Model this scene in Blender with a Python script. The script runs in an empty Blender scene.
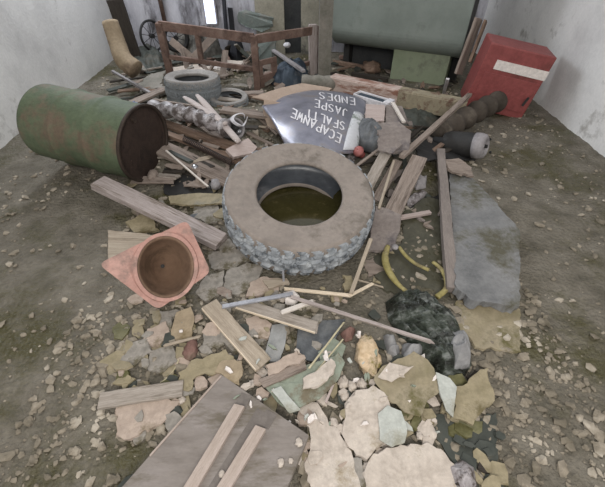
import bpy, bmesh, math, random
from mathutils import Vector as V, Matrix, noise
rnd = random.Random(7)
SC = bpy.context.scene
COL = SC.collection
# ------------------------------------------------------------------ camera
PITCH = math.radians(42); FPX = 368.0; H = 1.6
FW = V((0, math.cos(PITCH), -math.sin(PITCH))); UP = V((0, math.sin(PITCH), math.cos(PITCH))); RT = V((1, 0, 0))
EYE = V((0, 0, H))
cd = bpy.data.cameras.new('camera'); cam = bpy.data.objects.new('camera', cd); COL.objects.link(cam)
cam.location = EYE; cam.rotation_euler = (math.pi/2 - PITCH, 0, 0)
cd.sensor_fit = 'VERTICAL'; cd.sensor_height = 24; cd.lens = 24*FPX/487; cd.clip_start = .02
SC.camera = cam
# ------------------------------------------------------------------ ground
def sm(a, b, x):
    t = min(1, max(0, (x-a)/(b-a))); return t*t*(3-2*t)
def bump2(x, y, cx, cy, rx, ry):
    d = math.hypot((x-cx)/rx, (y-cy)/ry); return 1-sm(.25, 1, d)
def ground(x, y):
    h = .012*noise.noise(V((x*3, y*3, 0))) + .008*noise.noise(V((x*9, y*9, 3)))
    h += .13*bump2(x, y, -.85, 3.05, 1.0, .75)
    h += .12*bump2(x, y, .75, 2.95, .85, .8)
    h += .10*bump2(x, y, 0, 3.6, 1.9, .6)
    h += .05*bump2(x, y, -1.4, 3.9, 1.0, .6)
    return h
def ray(px, py): return FW + RT*((px-302.5)/FPX) + UP*((243.5-py)/FPX)
def P(px, py, dz=0.0):
    "the point seen at (px,py) lying dz above the ground"
    d = ray(px, py); t = .3
    f = lambda t: (EYE+d*t).z - ground((EYE+d*t).x, (EYE+d*t).y) - dz
    while f(t) > 0 and t < 9: t += .02
    a, b = t-.02, t
    for _ in range(18):
        m = (a+b)/2
        if f(m) > 0: a = m
        else: b = m
    return EYE+d*b
def PZ(px, py, z): d = ray(px, py); return EYE+d*((z-H)/d.z)
def PY(px, py, y): d = ray(px, py); return EYE+d*(y/d.y)
def PP(px, py, p0, n): d = ray(px, py); return EYE+d*((p0-EYE).dot(n)/d.dot(n))
# ------------------------------------------------------------------ materials
def lin(c):
    g = .3*c[0]+.59*c[1]+.11*c[2]; c = [v*.84+g*.16 for v in c]
    return tuple((v/12.92 if v <= .04045 else ((v+.055)/1.055)**2.4) for v in [k/255 for k in c])+(1,)
MATS = {}
def mat(name, cols, scale=6, rough=.85, bump=.35, stretch=None, metal=0, dirt=None, dirt_amt=.5, dirt_scale=3, rough2=None, spec=.3, trans=0, fine=40, bdist=.01, coat=0, grain=38, gamt=.17):
    "cols: photo colours (sRGB 0-255) blended by noise; dirt: a second colour in blotches"
    m = bpy.data.materials.new(name); m.use_nodes = True; nt = m.node_tree; N = nt.nodes; L = nt.links
    b = N['Principled BSDF']; tc = N.new('ShaderNodeTexCoord'); mp = N.new('ShaderNodeMapping')
    L.new(tc.outputs['Object'], mp.inputs['Vector'])
    if stretch: mp.inputs['Scale'].default_value = stretch
    n1 = N.new('ShaderNodeTexNoise'); n1.inputs['Scale'].default_value = scale; n1.inputs['Detail'].default_value = 6; n1.inputs['Roughness'].default_value = .62
    L.new(mp.outputs[0], n1.inputs['Vector'])
    r = N.new('ShaderNodeValToRGB'); e = r.color_ramp.elements
    n = len(cols)
    for i, c in enumerate(cols):
        pos = .3+.4*i/max(1, n-1)
        el = e[i] if i < 2 else e.new(pos)
        el.position = pos; el.color = lin(c)
    if n == 1: e[1].color = lin(cols[0]); e[1].position = .7
    L.new(n1.outputs['Fac'], r.inputs['Fac']); out = r.outputs['Color']
    if dirt:
        n2 = N.new('ShaderNodeTexNoise'); n2.inputs['Scale'].default_value = dirt_scale; n2.inputs['Detail'].default_value = 8; n2.inputs['Roughness'].default_value = .7
        L.new(mp.outputs[0] if stretch else tc.outputs['Object'], n2.inputs['Vector'])
        mr = N.new('ShaderNodeMapRange'); mr.inputs['From Min'].default_value = .62-.3*dirt_amt; mr.inputs['From Max'].default_value = .74-.3*dirt_amt
        L.new(n2.outputs['Fac'], mr.inputs['Value'])
        mx = N.new('ShaderNodeMix'); mx.data_type = 'RGBA'
        L.new(mr.outputs['Result'], mx.inputs['Factor']); L.new(out, mx.inputs['A']); mx.inputs['B'].default_value = lin(dirt); out = mx.outputs['Result']
        if rough2 is not None:
            mf = N.new('ShaderNodeMapRange'); mf.inputs['To Min'].default_value = rough; mf.inputs['To Max'].default_value = rough2
            L.new(mr.outputs['Result'], mf.inputs['Value']); L.new(mf.outputs['Result'], b.inputs['Roughness'])
    n4 = N.new('ShaderNodeTexNoise'); n4.inputs['Scale'].default_value = grain; n4.inputs['Detail'].default_value = 4; n4.inputs['Roughness'].default_value = .75
    L.new(mp.outputs[0], n4.inputs['Vector'])
    m4 = N.new('ShaderNodeMapRange'); m4.inputs['From Min'].default_value = .32; m4.inputs['From Max'].default_value = .68; m4.inputs['To Min'].default_value = 1-gamt; m4.inputs['To Max'].default_value = 1+gamt*.6
    L.new(n4.outputs['Fac'], m4.inputs['Value'])
    v4 = N.new('ShaderNodeVectorMath'); v4.operation = 'SCALE'; L.new(out, v4.inputs[0]); L.new(m4.outputs['Result'], v4.inputs['Scale']); out = v4.outputs['Vector']
    L.new(out, b.inputs['Base Color'])
    if rough2 is None or not dirt: b.inputs['Roughness'].default_value = rough
    b.inputs['Metallic'].default_value = metal; b.inputs['Specular IOR Level'].default_value = spec
    b.inputs['Transmission Weight'].default_value = trans; b.inputs['Coat Weight'].default_value = coat
    if bump:
        n3 = N.new('ShaderNodeTexNoise'); n3.inputs['Scale'].default_value = fine; n3.inputs['Detail'].default_value = 5
        L.new(mp.outputs[0], n3.inputs['Vector'])
        bp = N.new('ShaderNodeBump'); bp.inputs['Strength'].default_value = bump; bp.inputs['Distance'].default_value = bdist
        L.new(n3.outputs['Fac'], bp.inputs['Height']); L.new(bp.outputs[0], b.inputs['Normal'])
    MATS[name] = m; return m
def glow(name, c, s):
    m = bpy.data.materials.new(name); m.use_nodes = True; b = m.node_tree.nodes['Principled BSDF']
    b.inputs['Base Color'].default_value = lin(c); b.inputs['Emission Color'].default_value = lin(c); b.inputs['Emission Strength'].default_value = s
    MATS[name] = m; return m
WG = (1.2, 14, 14)          # wood grain runs along a board's own length
mat('dirt', [(84, 78, 64), (110, 102, 88), (126, 118, 104)], 5, .8, .8, dirt=(78, 72, 42), dirt_amt=.42, dirt_scale=1.6, rough2=.3, fine=45, bdist=.03, spec=.35)
mat('chips', [(92, 84, 68), (138, 126, 108), (186, 174, 156)], 5, .9, .3)
mat('plaster', [(166, 152, 138), (188, 174, 160), (198, 186, 172)], 5, .9, .5, dirt=(140, 124, 100), dirt_amt=.25, dirt_scale=5)
mat('plaster_back', [(120, 104, 92), (150, 132, 118)], 6, .9, .35)
mat('pink_plaster', [(160, 140, 124), (182, 162, 146)], 7, .9, .5, dirt=(124, 108, 86), dirt_amt=.3, dirt_scale=7)
mat('grey_stone', [(118, 112, 102), (146, 138, 128), (160, 152, 142)], 8, .88, .5, dirt=(96, 88, 68), dirt_amt=.4, dirt_scale=7)
mat('olive_board', [(124, 112, 82), (148, 134, 104), (160, 146, 118)], 6, .7, .3, dirt=(100, 88, 56), dirt_amt=.35, dirt_scale=5, rough2=.4)
mat('tan_board', [(142, 124, 98), (166, 146, 118)], 6, .8, .3, dirt=(120, 102, 70), dirt_amt=.3)
mat('wet_card', [(116, 106, 74), (146, 132, 104), (168, 154, 134)], 3.5, .5, .25, dirt=(96, 88, 50), dirt_amt=.35, dirt_scale=3.5, rough2=.3)
mat('slate', [(66, 68, 70), (92, 94, 96), (110, 110, 108)], 12, .6, .4)
mat('grey_tile', [(134, 134, 132), (150, 148, 144)], 6, .6, .2)
mat('foam', [(170, 138, 92), (204, 176, 140), (198, 176, 160)], 9, .95, .6, dirt=(122, 108, 52), dirt_amt=.35, dirt_scale=9)
mat('brick', [(112, 80, 70), (138, 102, 92)], 9, .9, .6, dirt=(112, 96, 80), dirt_amt=.35)
mat('glass_green', [(130, 138, 116), (156, 164, 146)], 5, .18, .1, dirt=(116, 104, 80), dirt_amt=.45, dirt_scale=6, trans=.15, spec=.5)
mat('glass_pale', [(170, 172, 162), (192, 193, 184)], 5, .25, .1, dirt=(146, 142, 124), dirt_amt=.4, trans=.1, spec=.5)
mat('wood_grey', [(132, 120, 106), (156, 144, 132), (168, 156, 144)], 5, .85, .25, WG, dirt=(112, 100, 86), dirt_amt=.25, dirt_scale=2)
mat('wood_beam', [(138, 124, 116), (164, 150, 144), (176, 162, 156)], 5, .85, .25, WG, dirt=(112, 98, 84), dirt_amt=.3, dirt_scale=2)
mat('wood_tan', [(146, 130, 112), (166, 150, 130), (178, 162, 142)], 5, .85, .25, WG, dirt=(124, 108, 88), dirt_amt=.25, dirt_scale=2)
mat('wood_raw', [(206, 186, 158), (224, 204, 178)], 6, .8, .2, WG)
mat('wood_white', [(196, 184, 172), (216, 206, 196)], 6, .7, .15, WG, dirt=(160, 140, 110), dirt_amt=.2)
mat('wood_pink', [(164, 144, 136), (186, 168, 160)], 6, .85, .2, WG)
mat('wood_brown', [(98, 76, 62), (126, 100, 82), (142, 116, 96)], 5, .8, .25, WG, dirt=(74, 58, 48), dirt_amt=.3, dirt_scale=2)
mat('wood_mid', [(118, 102, 90), (140, 124, 112), (150, 134, 122)], 5, .85, .25, WG, dirt=(92, 78, 68), dirt_amt=.3, dirt_scale=2)
mat('wood_dark', [(46, 40, 34), (66, 58, 50)], 6, .8, .3, WG)
mat('panel', [(112, 102, 94), (132, 122, 114), (142, 132, 126)], 3.5, .75, .12, (1, 3, 3), dirt=(104, 94, 80), dirt_amt=.35, dirt_scale=2.5, gamt=0.08)
mat('panel_mark', [(104, 95, 88), (118, 109, 102)], 7, .85, .2)
mat('batten', [(160, 142, 128), (180, 162, 150)], 5, .85, .2, WG)
mat('rubber', [(116, 106, 98), (138, 126, 116), (150, 138, 128)], 4, .8, .35, dirt=(112, 102, 92), dirt_amt=.3, dirt_scale=4, fine=70, bdist=.004, gamt=0.1)
mat('tread', [(112, 117, 122), (146, 150, 154), (170, 173, 174)], 16, .7, .5, dirt=(80, 86, 92), dirt_amt=.35, dirt_scale=14, fine=60)
mat('rubber_inner', [(70, 74, 80), (104, 108, 114)], 6, .32, .12, spec=.9, dirt=(130, 130, 132), dirt_amt=.35)
mat('rubber_back', [(118, 112, 106), (148, 142, 136)], 5, .8, .3)
mat('rubber_side', [(104, 108, 110), (130, 134, 136)], 8, .8, .4)
mat('water', [(52, 48, 22), (66, 60, 30)], 4, .06, .05, dirt=(84, 74, 44), dirt_amt=.2, dirt_scale=14, spec=.5, fine=5, bdist=.004)
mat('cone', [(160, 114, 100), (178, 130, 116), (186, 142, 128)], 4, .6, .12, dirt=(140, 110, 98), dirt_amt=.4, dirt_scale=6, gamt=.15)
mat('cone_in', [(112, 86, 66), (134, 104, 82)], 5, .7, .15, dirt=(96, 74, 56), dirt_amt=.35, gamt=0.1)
mat('cone_shade', [(150, 92, 72), (170, 108, 88)], 5, .6, .1)
mat('yellow', [(128, 116, 62), (156, 142, 82), (172, 160, 108)], 10, .45, .15, dirt=(110, 96, 62), dirt_amt=.35, dirt_scale=9)
mat('ochre', [(132, 112, 86), (156, 136, 108)], 6, .8, .4, dirt=(108, 88, 70), dirt_amt=.35)
mat('drum_green', [(70, 82, 58), (94, 106, 78)], 5, .7, .3, dirt=(104, 88, 70), dirt_amt=.35)
mat('drum_in', [(48, 36, 30), (66, 50, 42)], 6, .8, .4, dirt=(36, 28, 24), dirt_amt=.3)
mat('drum_rim', [(44, 34, 28), (70, 56, 46)], 8, .7, .3)
mat('rust', [(92, 70, 60), (118, 92, 80), (134, 110, 98)], 7, .85, .4, dirt=(80, 60, 52), dirt_amt=.35)
mat('machine', [(112, 120, 112), (124, 132, 124), (132, 138, 130)], 2.2, .55, .08, dirt=(106, 112, 104), dirt_amt=.25, dirt_scale=2, gamt=0.04)
mat('light_green', [(120, 130, 102), (138, 147, 120)], 3, .6, .1, dirt=(108, 112, 92), dirt_amt=.3, gamt=0.05)
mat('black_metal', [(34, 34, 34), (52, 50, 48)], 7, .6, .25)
mat('dark_sheet', [(54, 58, 52), (76, 78, 70)], 6, .6, .25, dirt=(86, 78, 66), dirt_amt=.3)
mat('red_paint', [(132, 58, 56), (156, 76, 72)], 5, .5, .15, dirt=(116, 56, 52), dirt_amt=.3)
mat('red_cap', [(160, 84, 80), (178, 106, 100)], 5, .5, .1)
mat('white_paint', [(212, 200, 192), (228, 218, 210)], 5, .6, .15, dirt=(180, 160, 146), dirt_amt=.2)
mat('white_plastic', [(196, 192, 196), (220, 216, 218)], 5, .45, .1)
mat('pink_steel', [(176, 150, 138), (202, 182, 170)], 5, .7, .2, (1, 4, 4), dirt=(140, 96, 78), dirt_amt=.5, dirt_scale=4)
mat('cream_steel', [(136, 124, 100), (156, 144, 118)], 5, .7, .2, dirt=(104, 78, 62), dirt_amt=.35, dirt_scale=9)
mat('sheet', [(104, 104, 116), (128, 127, 140), (146, 144, 154)], 5, .3, .12, dirt=(130, 122, 122), dirt_amt=.3, dirt_scale=5, metal=.3, spec=.6, fine=12, gamt=.06)
mat('paint_white', [(206, 202, 204), (222, 218, 220)], 9, .8, .1)
mat('card', [(152, 130, 112), (176, 152, 132)], 4, .9, .2, dirt=(132, 112, 94), dirt_amt=.3, gamt=0.1)
mat('card_in', [(90, 70, 56), (112, 90, 72)], 5, .9, .2)
mat('navy', [(38, 48, 60), (60, 72, 84)], 8, .6, .4, dirt=(100, 98, 96), dirt_amt=.2)
mat('blue', [(70, 92, 142), (96, 116, 164)], 8, .5, .2)
mat('roll', [(100, 98, 86), (136, 128, 118)], 7, .85, .4)
mat('bag_highlights', [(36, 42, 34), (66, 72, 62), (132, 134, 130)], 7, .3, .5, (1, 3.5, 2), dirt=(34, 36, 30), dirt_amt=.5, dirt_scale=5, fine=14, bdist=.04)  # dark bag plastic; pale streaks paint the highlights on its folds
mat('rag', [(120, 118, 118), (156, 154, 152)], 8, .8, .4, dirt=(92, 90, 88), dirt_amt=.3)
mat('foil', [(120, 112, 112), (160, 152, 152), (196, 190, 190)], 14, .4, .5, dirt=(84, 74, 70), dirt_amt=.6, dirt_scale=11, fine=30, bdist=.02)
mat('chrome', [(150, 150, 154), (190, 190, 194)], 6, .25, .1, metal=.7)
mat('steel', [(140, 140, 146), (172, 172, 178)], 7, .4, .15, metal=.3)
mat('grey_metal', [(128, 122, 122), (156, 150, 150)], 7, .6, .25)
mat('spring', [(48, 38, 34), (70, 56, 50)], 7, .6, .2)
mat('hose', [(58, 50, 42), (84, 74, 64)], 7, .9, .4, dirt=(104, 94, 82), dirt_amt=.3)
mat('concrete', [(100, 100, 100), (122, 121, 120), (134, 132, 130)], 4, .9, .4, dirt=(88, 84, 68), dirt_amt=.42, dirt_scale=2.5)
mat('concrete_pink', [(114, 104, 98), (136, 124, 116)], 5, .9, .4, (1, 4, 4))
mat('dusty_board', [(116, 104, 98), (142, 130, 122)], 5, .9, .3, dirt=(96, 88, 88), dirt_amt=.3)
mat('straw', [(168, 156, 118), (196, 184, 150)], 9, .8, .1)
mat('wall_paint', [(128, 126, 132), (184, 182, 190), (204, 202, 208)], 2.6, .9, .35, (1.6, 1, .5), dirt=(88, 84, 86), dirt_amt=.42, dirt_scale=2.2, gamt=0.1)
mat('wall_cream', [(140, 134, 118), (172, 165, 146)], 3, .9, .3, dirt=(100, 96, 88), dirt_amt=.42)
mat('wall_side', [(196, 194, 192), (220, 218, 215), (230, 228, 225)], 1.6, .9, .3, dirt=(150, 144, 136), dirt_amt=.14, dirt_scale=1.7, gamt=0.06)
mat('dark_recess', [(52, 54, 56), (72, 72, 72)], 4, .9, .2)
mat('teal_board', [(104, 114, 108), (124, 132, 126)], 5, .8, .2, dirt=(136, 132, 124), dirt_amt=.4)
mat('dirt_heap', [(46, 44, 40), (84, 80, 72), (124, 118, 112)], 9, .9, .5)
mat('mossy', [(74, 70, 34), (96, 92, 54), (112, 106, 74)], 9, .5, .4)
mat('wood_pale', [(170, 156, 150), (194, 180, 174)], 6, .8, .2, WG)
mat('mud', [(60, 58, 44), (76, 73, 58), (88, 84, 68)], 5, .45, .4, dirt=(66, 62, 40), dirt_amt=.4, rough2=.25, fine=18, bdist=.02)
mat('black_cloth', [(30, 30, 34), (46, 46, 50)], 6, .8, .3)
mat('sheet_highlight', [(186, 186, 190), (214, 214, 216)], 6, .3, .1, spec=.6, dirt=(120, 128, 118), dirt_amt=.35, dirt_scale=7, gamt=0.06)  # highlight on the curl of the lettered sheet, put into the colour
mat('sheet_dull', [(96, 96, 92), (120, 120, 116)], 6, .7, .3)
glow('daylight', (214, 222, 246), 1.0)
# ------------------------------------------------------------------ mesh helpers
def link(name, me, m, parent=None, mtx=None, smooth=False, bevel=0, sub=0):
    if smooth:
        for p in me.polygons: p.use_smooth = True
    if mtx is None:
        xs = [v.co for v in me.vertices]
        c = V(((min(v.x for v in xs)+max(v.x for v in xs))/2, (min(v.y for v in xs)+max(v.y for v in xs))/2, min(v.z for v in xs)))
        me.transform(Matrix.Translation(-c)); mtx = Matrix.Translation(c)
    o = bpy.data.objects.new(name, me); COL.objects.link(o)
    if parent is not None:
        o.parent = parent; mtx = Matrix.Translation(-abs_loc(parent)) @ mtx
    o.matrix_basis = mtx
    if m: me.materials.append(MATS[m])
    if bevel:
        b = o.modifiers.new('bevel', 'BEVEL'); b.width = bevel; b.segments = 2; b.limit_method = 'ANGLE'
    if sub:
        s = o.modifiers.new('sub', 'SUBSURF'); s.levels = sub; s.render_levels = sub
    return o
def abs_loc(o):
    l = V((0, 0, 0))
    while o is not None: l += o.matrix_basis.translation; o = o.parent
    return l
def fin(name, bm, m, **k):
    bmesh.ops.recalc_face_normals(bm, faces=bm.faces[:])
    me = bpy.data.meshes.new(name); bm.to_mesh(me); bm.free(); return link(name, me, m, **k)
def tag(o, label=None, cat=None, group=None, kind=None):
    if label: o['label'] = label
    if cat: o['category'] = cat
    if group: o['group'] = group
    if kind: o['kind'] = kind
    return o
def thing(name, label, cat, loc, group=None):
    o = bpy.data.objects.new(name, None); COL.objects.link(o); o.location = loc; o.empty_display_size = .05
    return tag(o, label, cat, group)
def basis(o, x, y, z):
    return Matrix(((x.x, y.x, z.x, o.x), (x.y, y.y, z.y, o.y), (x.z, y.z, z.z, o.z), (0, 0, 0, 1)))
def box_bm(sx, sy, sz, bm=None, c=(0, 0, 0), cuts=0):
    bm = bm or bmesh.new()
    r = bmesh.ops.create_cube(bm, size=1, matrix=Matrix.Translation(c) @ Matrix.Diagonal((sx, sy, sz, 1)))
    return bm
def bar_mtx(a, b, roll=0):
    x = (b-a).normalized(); y = V((0, 0, 1)).cross(x)
    if y.length < .05: y = V((0, 1, 0))
    y.normalize(); z = x.cross(y)
    if roll:
        q = Matrix.Rotation(math.radians(roll), 3, x); y = q @ y; z = q @ z
    return basis((a+b)/2, x, y, z)
def board_bm(L, w, t, jag=.012, wob=.004, n=10):
    bm = bmesh.new(); rows = []
    for i in range(n+1):
        u = i/n; x = (u-.5)*L; row = []
        for (sy, sz) in ((-1, -1), (1, -1), (1, 1), (-1, 1)):
            jx = rnd.uniform(-jag, jag) if i in (0, n) else 0
            if i in (0, n) and sz < 0: jx = row[-1].co.x - x if False else jx
            row.append(bm.verts.new((x+jx, sy*w/2+rnd.uniform(-wob, wob)*min(1, w*8), sz*t/2+rnd.uniform(-wob, wob)*.3)))
        rows.append(row)
    for i in range(n):
        for k in range(4): bm.faces.new((rows[i][k], rows[i][(k+1) % 4], rows[i+1][(k+1) % 4], rows[i+1][k]))
    bm.faces.new(rows[0]); bm.faces.new(rows[-1][::-1])
    return bm
def board(name, label, cat, a, b, w, t, m, roll=0, group=None, parent=None, jag=.01, wob=.003, top=True, ends=None):
    "a, b: ends of the centre line of the upper face"
    M = bar_mtx(a, b, roll)
    if top: M = M @ Matrix.Translation((0, 0, -t/2))
    o = fin(name, board_bm((b-a).length, w, t, jag, wob), m, mtx=M, parent=parent, bevel=min(.003, t*.2))
    if label: tag(o, label, cat, group)
    return o
def catmull(pts, n=8):
    out = []
    p = [pts[0]*2-pts[1]]+list(pts)+[pts[-1]*2-pts[-2]]
    for i in range(1, len(p)-2):
        for k in range(n):
            t = k/n; a, b, c, d = p[i-1], p[i], p[i+1], p[i+2]
            out.append(.5*((2*b)+(c-a)*t+(2*a-5*b+4*c-d)*t*t+(3*b-a-3*c+d)*t**3))
    out.append(p[-2]); return out
def tube_bm(pts, rad, seg=12, bm=None, cap=True, flat=1.0):
    bm = bm or bmesh.new(); n = len(pts); rings = []
    up = V((0, 0, 1)); prev = None
    for i, p in enumerate(pts):
        t = (pts[min(i+1, n-1)]-pts[max(i-1, 0)]).normalized()
        s = prev if prev is not None else (t.cross(up) if t.cross(up).length > .05 else t.cross(V((0, 1, 0))))
        s = (s-t*s.dot(t)).normalized(); prev = s; u = s.cross(t)
        r = rad(i/(n-1)) if callable(rad) else rad
        rings.append([bm.verts.new(p+s*(r*math.cos(2*math.pi*k/seg))+u*(r*flat*math.sin(2*math.pi*k/seg))) for k in range(seg)])
    for i in range(n-1):
        for k in range(seg): bm.faces.new((rings[i][k], rings[i][(k+1) % seg], rings[i+1][(k+1) % seg], rings[i+1][k]))
    if cap: bm.faces.new(rings[0][::-1]); bm.faces.new(rings[-1])
    return bm
def gnormal(p, s=.12):
    dx = (ground(p.x+s, p.y)-ground(p.x-s, p.y))/(2*s); dy = (ground(p.x, p.y+s)-ground(p.x, p.y-s))/(2*s)
    return V((-dx, -dy, 1)).normalized()
def slab_bm(pts, n, t, amp, sub):
    loop = []
    for i, p in enumerate(pts):
        q = pts[(i+1) % len(pts)]; L = (q-p).length; k = max(1, int(L/sub))
        for j in range(k):
            c = p.lerp(q, j/k)
            if amp: c += V((noise.noise(c*23), noise.noise(c*23+V((5, 5, 5))), 0))*amp*1.6*(1 if j else .6)+V((rnd.uniform(-1, 1), rnd.uniform(-1, 1), 0))*min(amp, .011)*.45
            loop.append(c)
    bm = bmesh.new()
    tv = [bm.verts.new(p) for p in loop]
    cen = sum(loop, V())/len(loop)
    bv = [bm.verts.new(p-n*t+(p-cen).normalized()*rnd.uniform(-.3, .5)*t*(1 if amp else 0)) for p in loop]
    N = len(loop)
    for i in range(N): bm.faces.new((tv[i], tv[(i+1) % N], bv[(i+1) % N], bv[i]))
    f1 = bm.faces.new(tv); f2 = bm.faces.new(bv[::-1])
    bmesh.ops.triangulate(bm, faces=[f1, f2]); return bm
def piece(name, label, cat, pix, dz, t, m, tilt=(0, 0), amp=.011, sub=.018, group=None, parent=None, plane=None, bevel=0):
    "a flat fragment: outline in picture coordinates, lying dz above the ground (tilt = extra slope in x, y)"
    cx = sum(p[0] for p in pix)/len(pix); cy = sum(p[1] for p in pix)/len(pix)
    if plane: p0, n = plane
    else:
        p0 = P(cx, cy, dz+t); n = gnormal(p0); n = V((n.x-tilt[0], n.y-tilt[1], n.z)).normalized()
    pts = [PP(x, y, p0, n) for x, y in pix]
    o = fin(name, slab_bm(pts, n, t, amp, sub), m, parent=parent, bevel=bevel)
    if label: tag(o, label, cat, group)
    return o
def lump(name, label, cat, px, py, r, m, dz=0, squash=(1, 1, .7), amp=.25, freq=2.2, group=None, parent=None, sub=3, at=None, smooth=True):
    c = at or P(px, py, dz)
    bm = bmesh.new(); bmesh.ops.create_icosphere(bm, subdivisions=sub, radius=1)
    off = V((rnd.uniform(0, 50), rnd.uniform(0, 50), 0)); az = rnd.uniform(0, 6)
    for v in bm.verts:
        d = v.co.copy(); k = 1+amp*noise.noise(d*freq+off)+amp*.4*noise.noise(d*freq*3+off)
        v.co = V((d.x*squash[0], d.y*squash[1], d.z*squash[2]))*r*k
    M = Matrix.Translation(c)
    o = fin(name, bm, m, mtx=M, parent=parent, smooth=smooth)
    if label: tag(o, label, cat, group)
    return o
def heap(name, label, cat, pix, h, m, dz=.01, fold=.03, freq=9, group=None, rings=14, N=72, power=2.2, parent=None, sub=1, sharp=True, aniso=1.0):
    pts = [P(x, y, dz) for x, y in pix]
    per = []
    for i, p in enumerate(pts):
        q = pts[(i+1) % len(pts)]
        for k in range(max(1, N//len(pts))): per.append(p.lerp(q, k/max(1, N//len(pts))))
    c = sum(per, V())/len(per); bm = bmesh.new(); R = []
    off = V((rnd.uniform(0, 40), 0, 0))
    for k in range(1, rings+1):
        s = k/rings; row = []
        for p in per:
            q = c.lerp(p, s); qa = V(((q.x+q.y*.6)*aniso, (q.y-q.x*.6)/aniso, 0)); f = noise.noise(qa*freq+off); g = 1-abs(noise.noise(qa*freq*1.7+off+V((9, 0, 0))))*2
            w = (1-s**power)
            z = ground(q.x, q.y)+dz+h*w+(fold*f+fold*.9*(g if sharp else 0))*min(1, w*2.5)
            row.append(bm.verts.new((q.x+fold*.5*f*w, q.y+fold*.5*g*w, z)))
        R.append(row)
    cv = bm.verts.new((c.x, c.y, ground(c.x, c.y)+dz+h)); n = len(per)
    base = [bm.verts.new((p.x, p.y, ground(p.x, p.y)-.005)) for p in per]
    for i in range(n):
        j = (i+1) % n
        bm.faces.new((cv, R[0][i], R[0][j]))
        for k in range(rings-1): bm.faces.new((R[k][i], R[k+1][i], R[k+1][j], R[k][j]))
        bm.faces.new((R[-1][i], base[i], base[j], R[-1][j]))
    bm.faces.new(base[::-1])
    o = fin(name, bm, m, smooth=True, parent=parent, sub=sub)
    if label: tag(o, label, cat, group)
    return o
def lathe_bm(prof, seg, fn=None, closed=True):
    bm = bmesh.new(); R = []
    for i in range(seg):
        a = 2*math.pi*i/seg; row = []
        for j, (r, z) in enumerate(prof):
            if fn: r, z = fn(i, j, r, z)
            row.append(bm.verts.new((r*math.cos(a), r*math.sin(a), z)))
        R.append(row)
    n = len(prof)
    for i in range(seg):
        k = (i+1) % seg
        for j in range(n if closed else n-1):
            l = (j+1) % n
            bm.faces.new((R[i][j], R[k][j], R[k][l], R[i][l]))
    return bm
def axis_mtx(c, n, hint=V((1, 0, 0))):
    n = n.normalized(); y = n.cross(hint).normalized(); x = y.cross(n); return basis(c, x, y, n)
def tyre(name, label, c, n, R, rh, W, seg, lugs, ms, group=None, big=False):
    t = thing(name, label, 'tyre', V((c.x, c.y, c.z-W/2)), group)
    M = axis_mtx(c, n); w = W/2
    # outer casing with bead, sidewall rings and shoulder, both sides
    half = [(rh, w*.80), (rh+.012, w*.93), (rh+.022, w*.90), (rh+.05*R/.476, w*.95), (rh+.5*(R-rh), w*1.03), (R*.90, w*1.0), (R*.915, w*1.03), (R*.93, w*.985), (R*.955, w*.9)]
    prof = half+[(R*.965, w*.7), (R*.965, -w*.7)]+[(r, -z) for r, z in half[::-1]]
    inner = [(rh+.012, -w*.66), (rh+.04, -w*.72), (rh+.6*(R-rh), -w*.82), (R*.92, -w*.6), (R*.935, 0), (R*.92, w*.6), (rh+.6*(R-rh), w*.82), (rh+.04, w*.72), (rh+.012, w*.66)]
    fin('sidewall', lathe_bm([(rh+.012, w*.66)]+prof+[(rh+.012, -w*.66)], 96, closed=False), ms[0], mtx=M, parent=t, smooth=True)
    fin('inner_lining', lathe_bm(inner, 96, closed=False), ms[2], mtx=M, parent=t, smooth=True)
    cols = 18; tp = []
    for k in range(cols+1):
        u = k/cols*2-1; tp.append((R*(1-.035*abs(u)**3), w*.92*u))
    per = seg//lugs
    def fn(i, j, r, z):
        u = j/cols*2-1; zig = int(2*math.sin(j*1.1)); ph = (i+zig+(3 if u > 0 else 0)) % per
        depth = .014*R/.476
        if abs(u) > .62: g = ph < max(1, per*.3)
        else: g = (ph < max(1, per*.22)) or j in (5, 6, 12, 13)
        r = r-(depth if g else 0)-(.003*noise.noise(V((i*.35, j*.6, 0))))
        return r, z
    tp2 = tp+[(R*.94, -.9*w*-1), (R*.94, -.9*w)]
    def fn2(i, j, r, z): return fn(i, j, r, z) if j <= cols else (r, z)
    fin('tread', lathe_bm(tp2, seg, fn2), ms[1], mtx=M, parent=t)
    return t
# ------------------------------------------------------------------ the setting
bm = bmesh.new(); nx, ny = 190, 250
X0, X1, Y0, Y1 = -2.75, 2.65, -.5, 6.3
grid = [[bm.verts.new((X0+(X1-X0)*i/nx, Y0+(Y1-Y0)*j/ny, 0)) for i in range(nx+1)] for j in range(ny+1)]
for row in grid:
    for v in row: v.co.z = ground(v.co.x, v.co.y)+.006*noise.noise(v.co*22)
for j in range(ny):
    for i in range(nx): bm.faces.new((grid[j][i], grid[j][i+1], grid[j+1][i+1], grid[j+1][i]))
me = bpy.data.meshes.new('floor'); bm.to_mesh(me); bm.free()
tag(link('floor', me, 'dirt', mtx=Matrix(), smooth=True), kind='structure')
def wallbox(name, x0, x1, y0, y1, z0, z1, m, kind='structure'):
    return tag(fin(name, box_bm(x1-x0, y1-y0, z1-z0), m, mtx=Matrix.Translation(((x0+x1)/2, (y0+y1)/2, (z0+z1)/2))), kind=kind)
wallbox('wall_back', -2.75, 2.65, 6.2, 6.4, -.1, 2.8, 'wall_paint')
wallbox('wall_left', -2.95, -2.75, -.5, 6.4, -.1, 2.8, 'wall_side')
wallbox('wall_right', 2.65, 2.85, -.5, 6.4, -.1, 2.8, 'wall_side')
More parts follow.
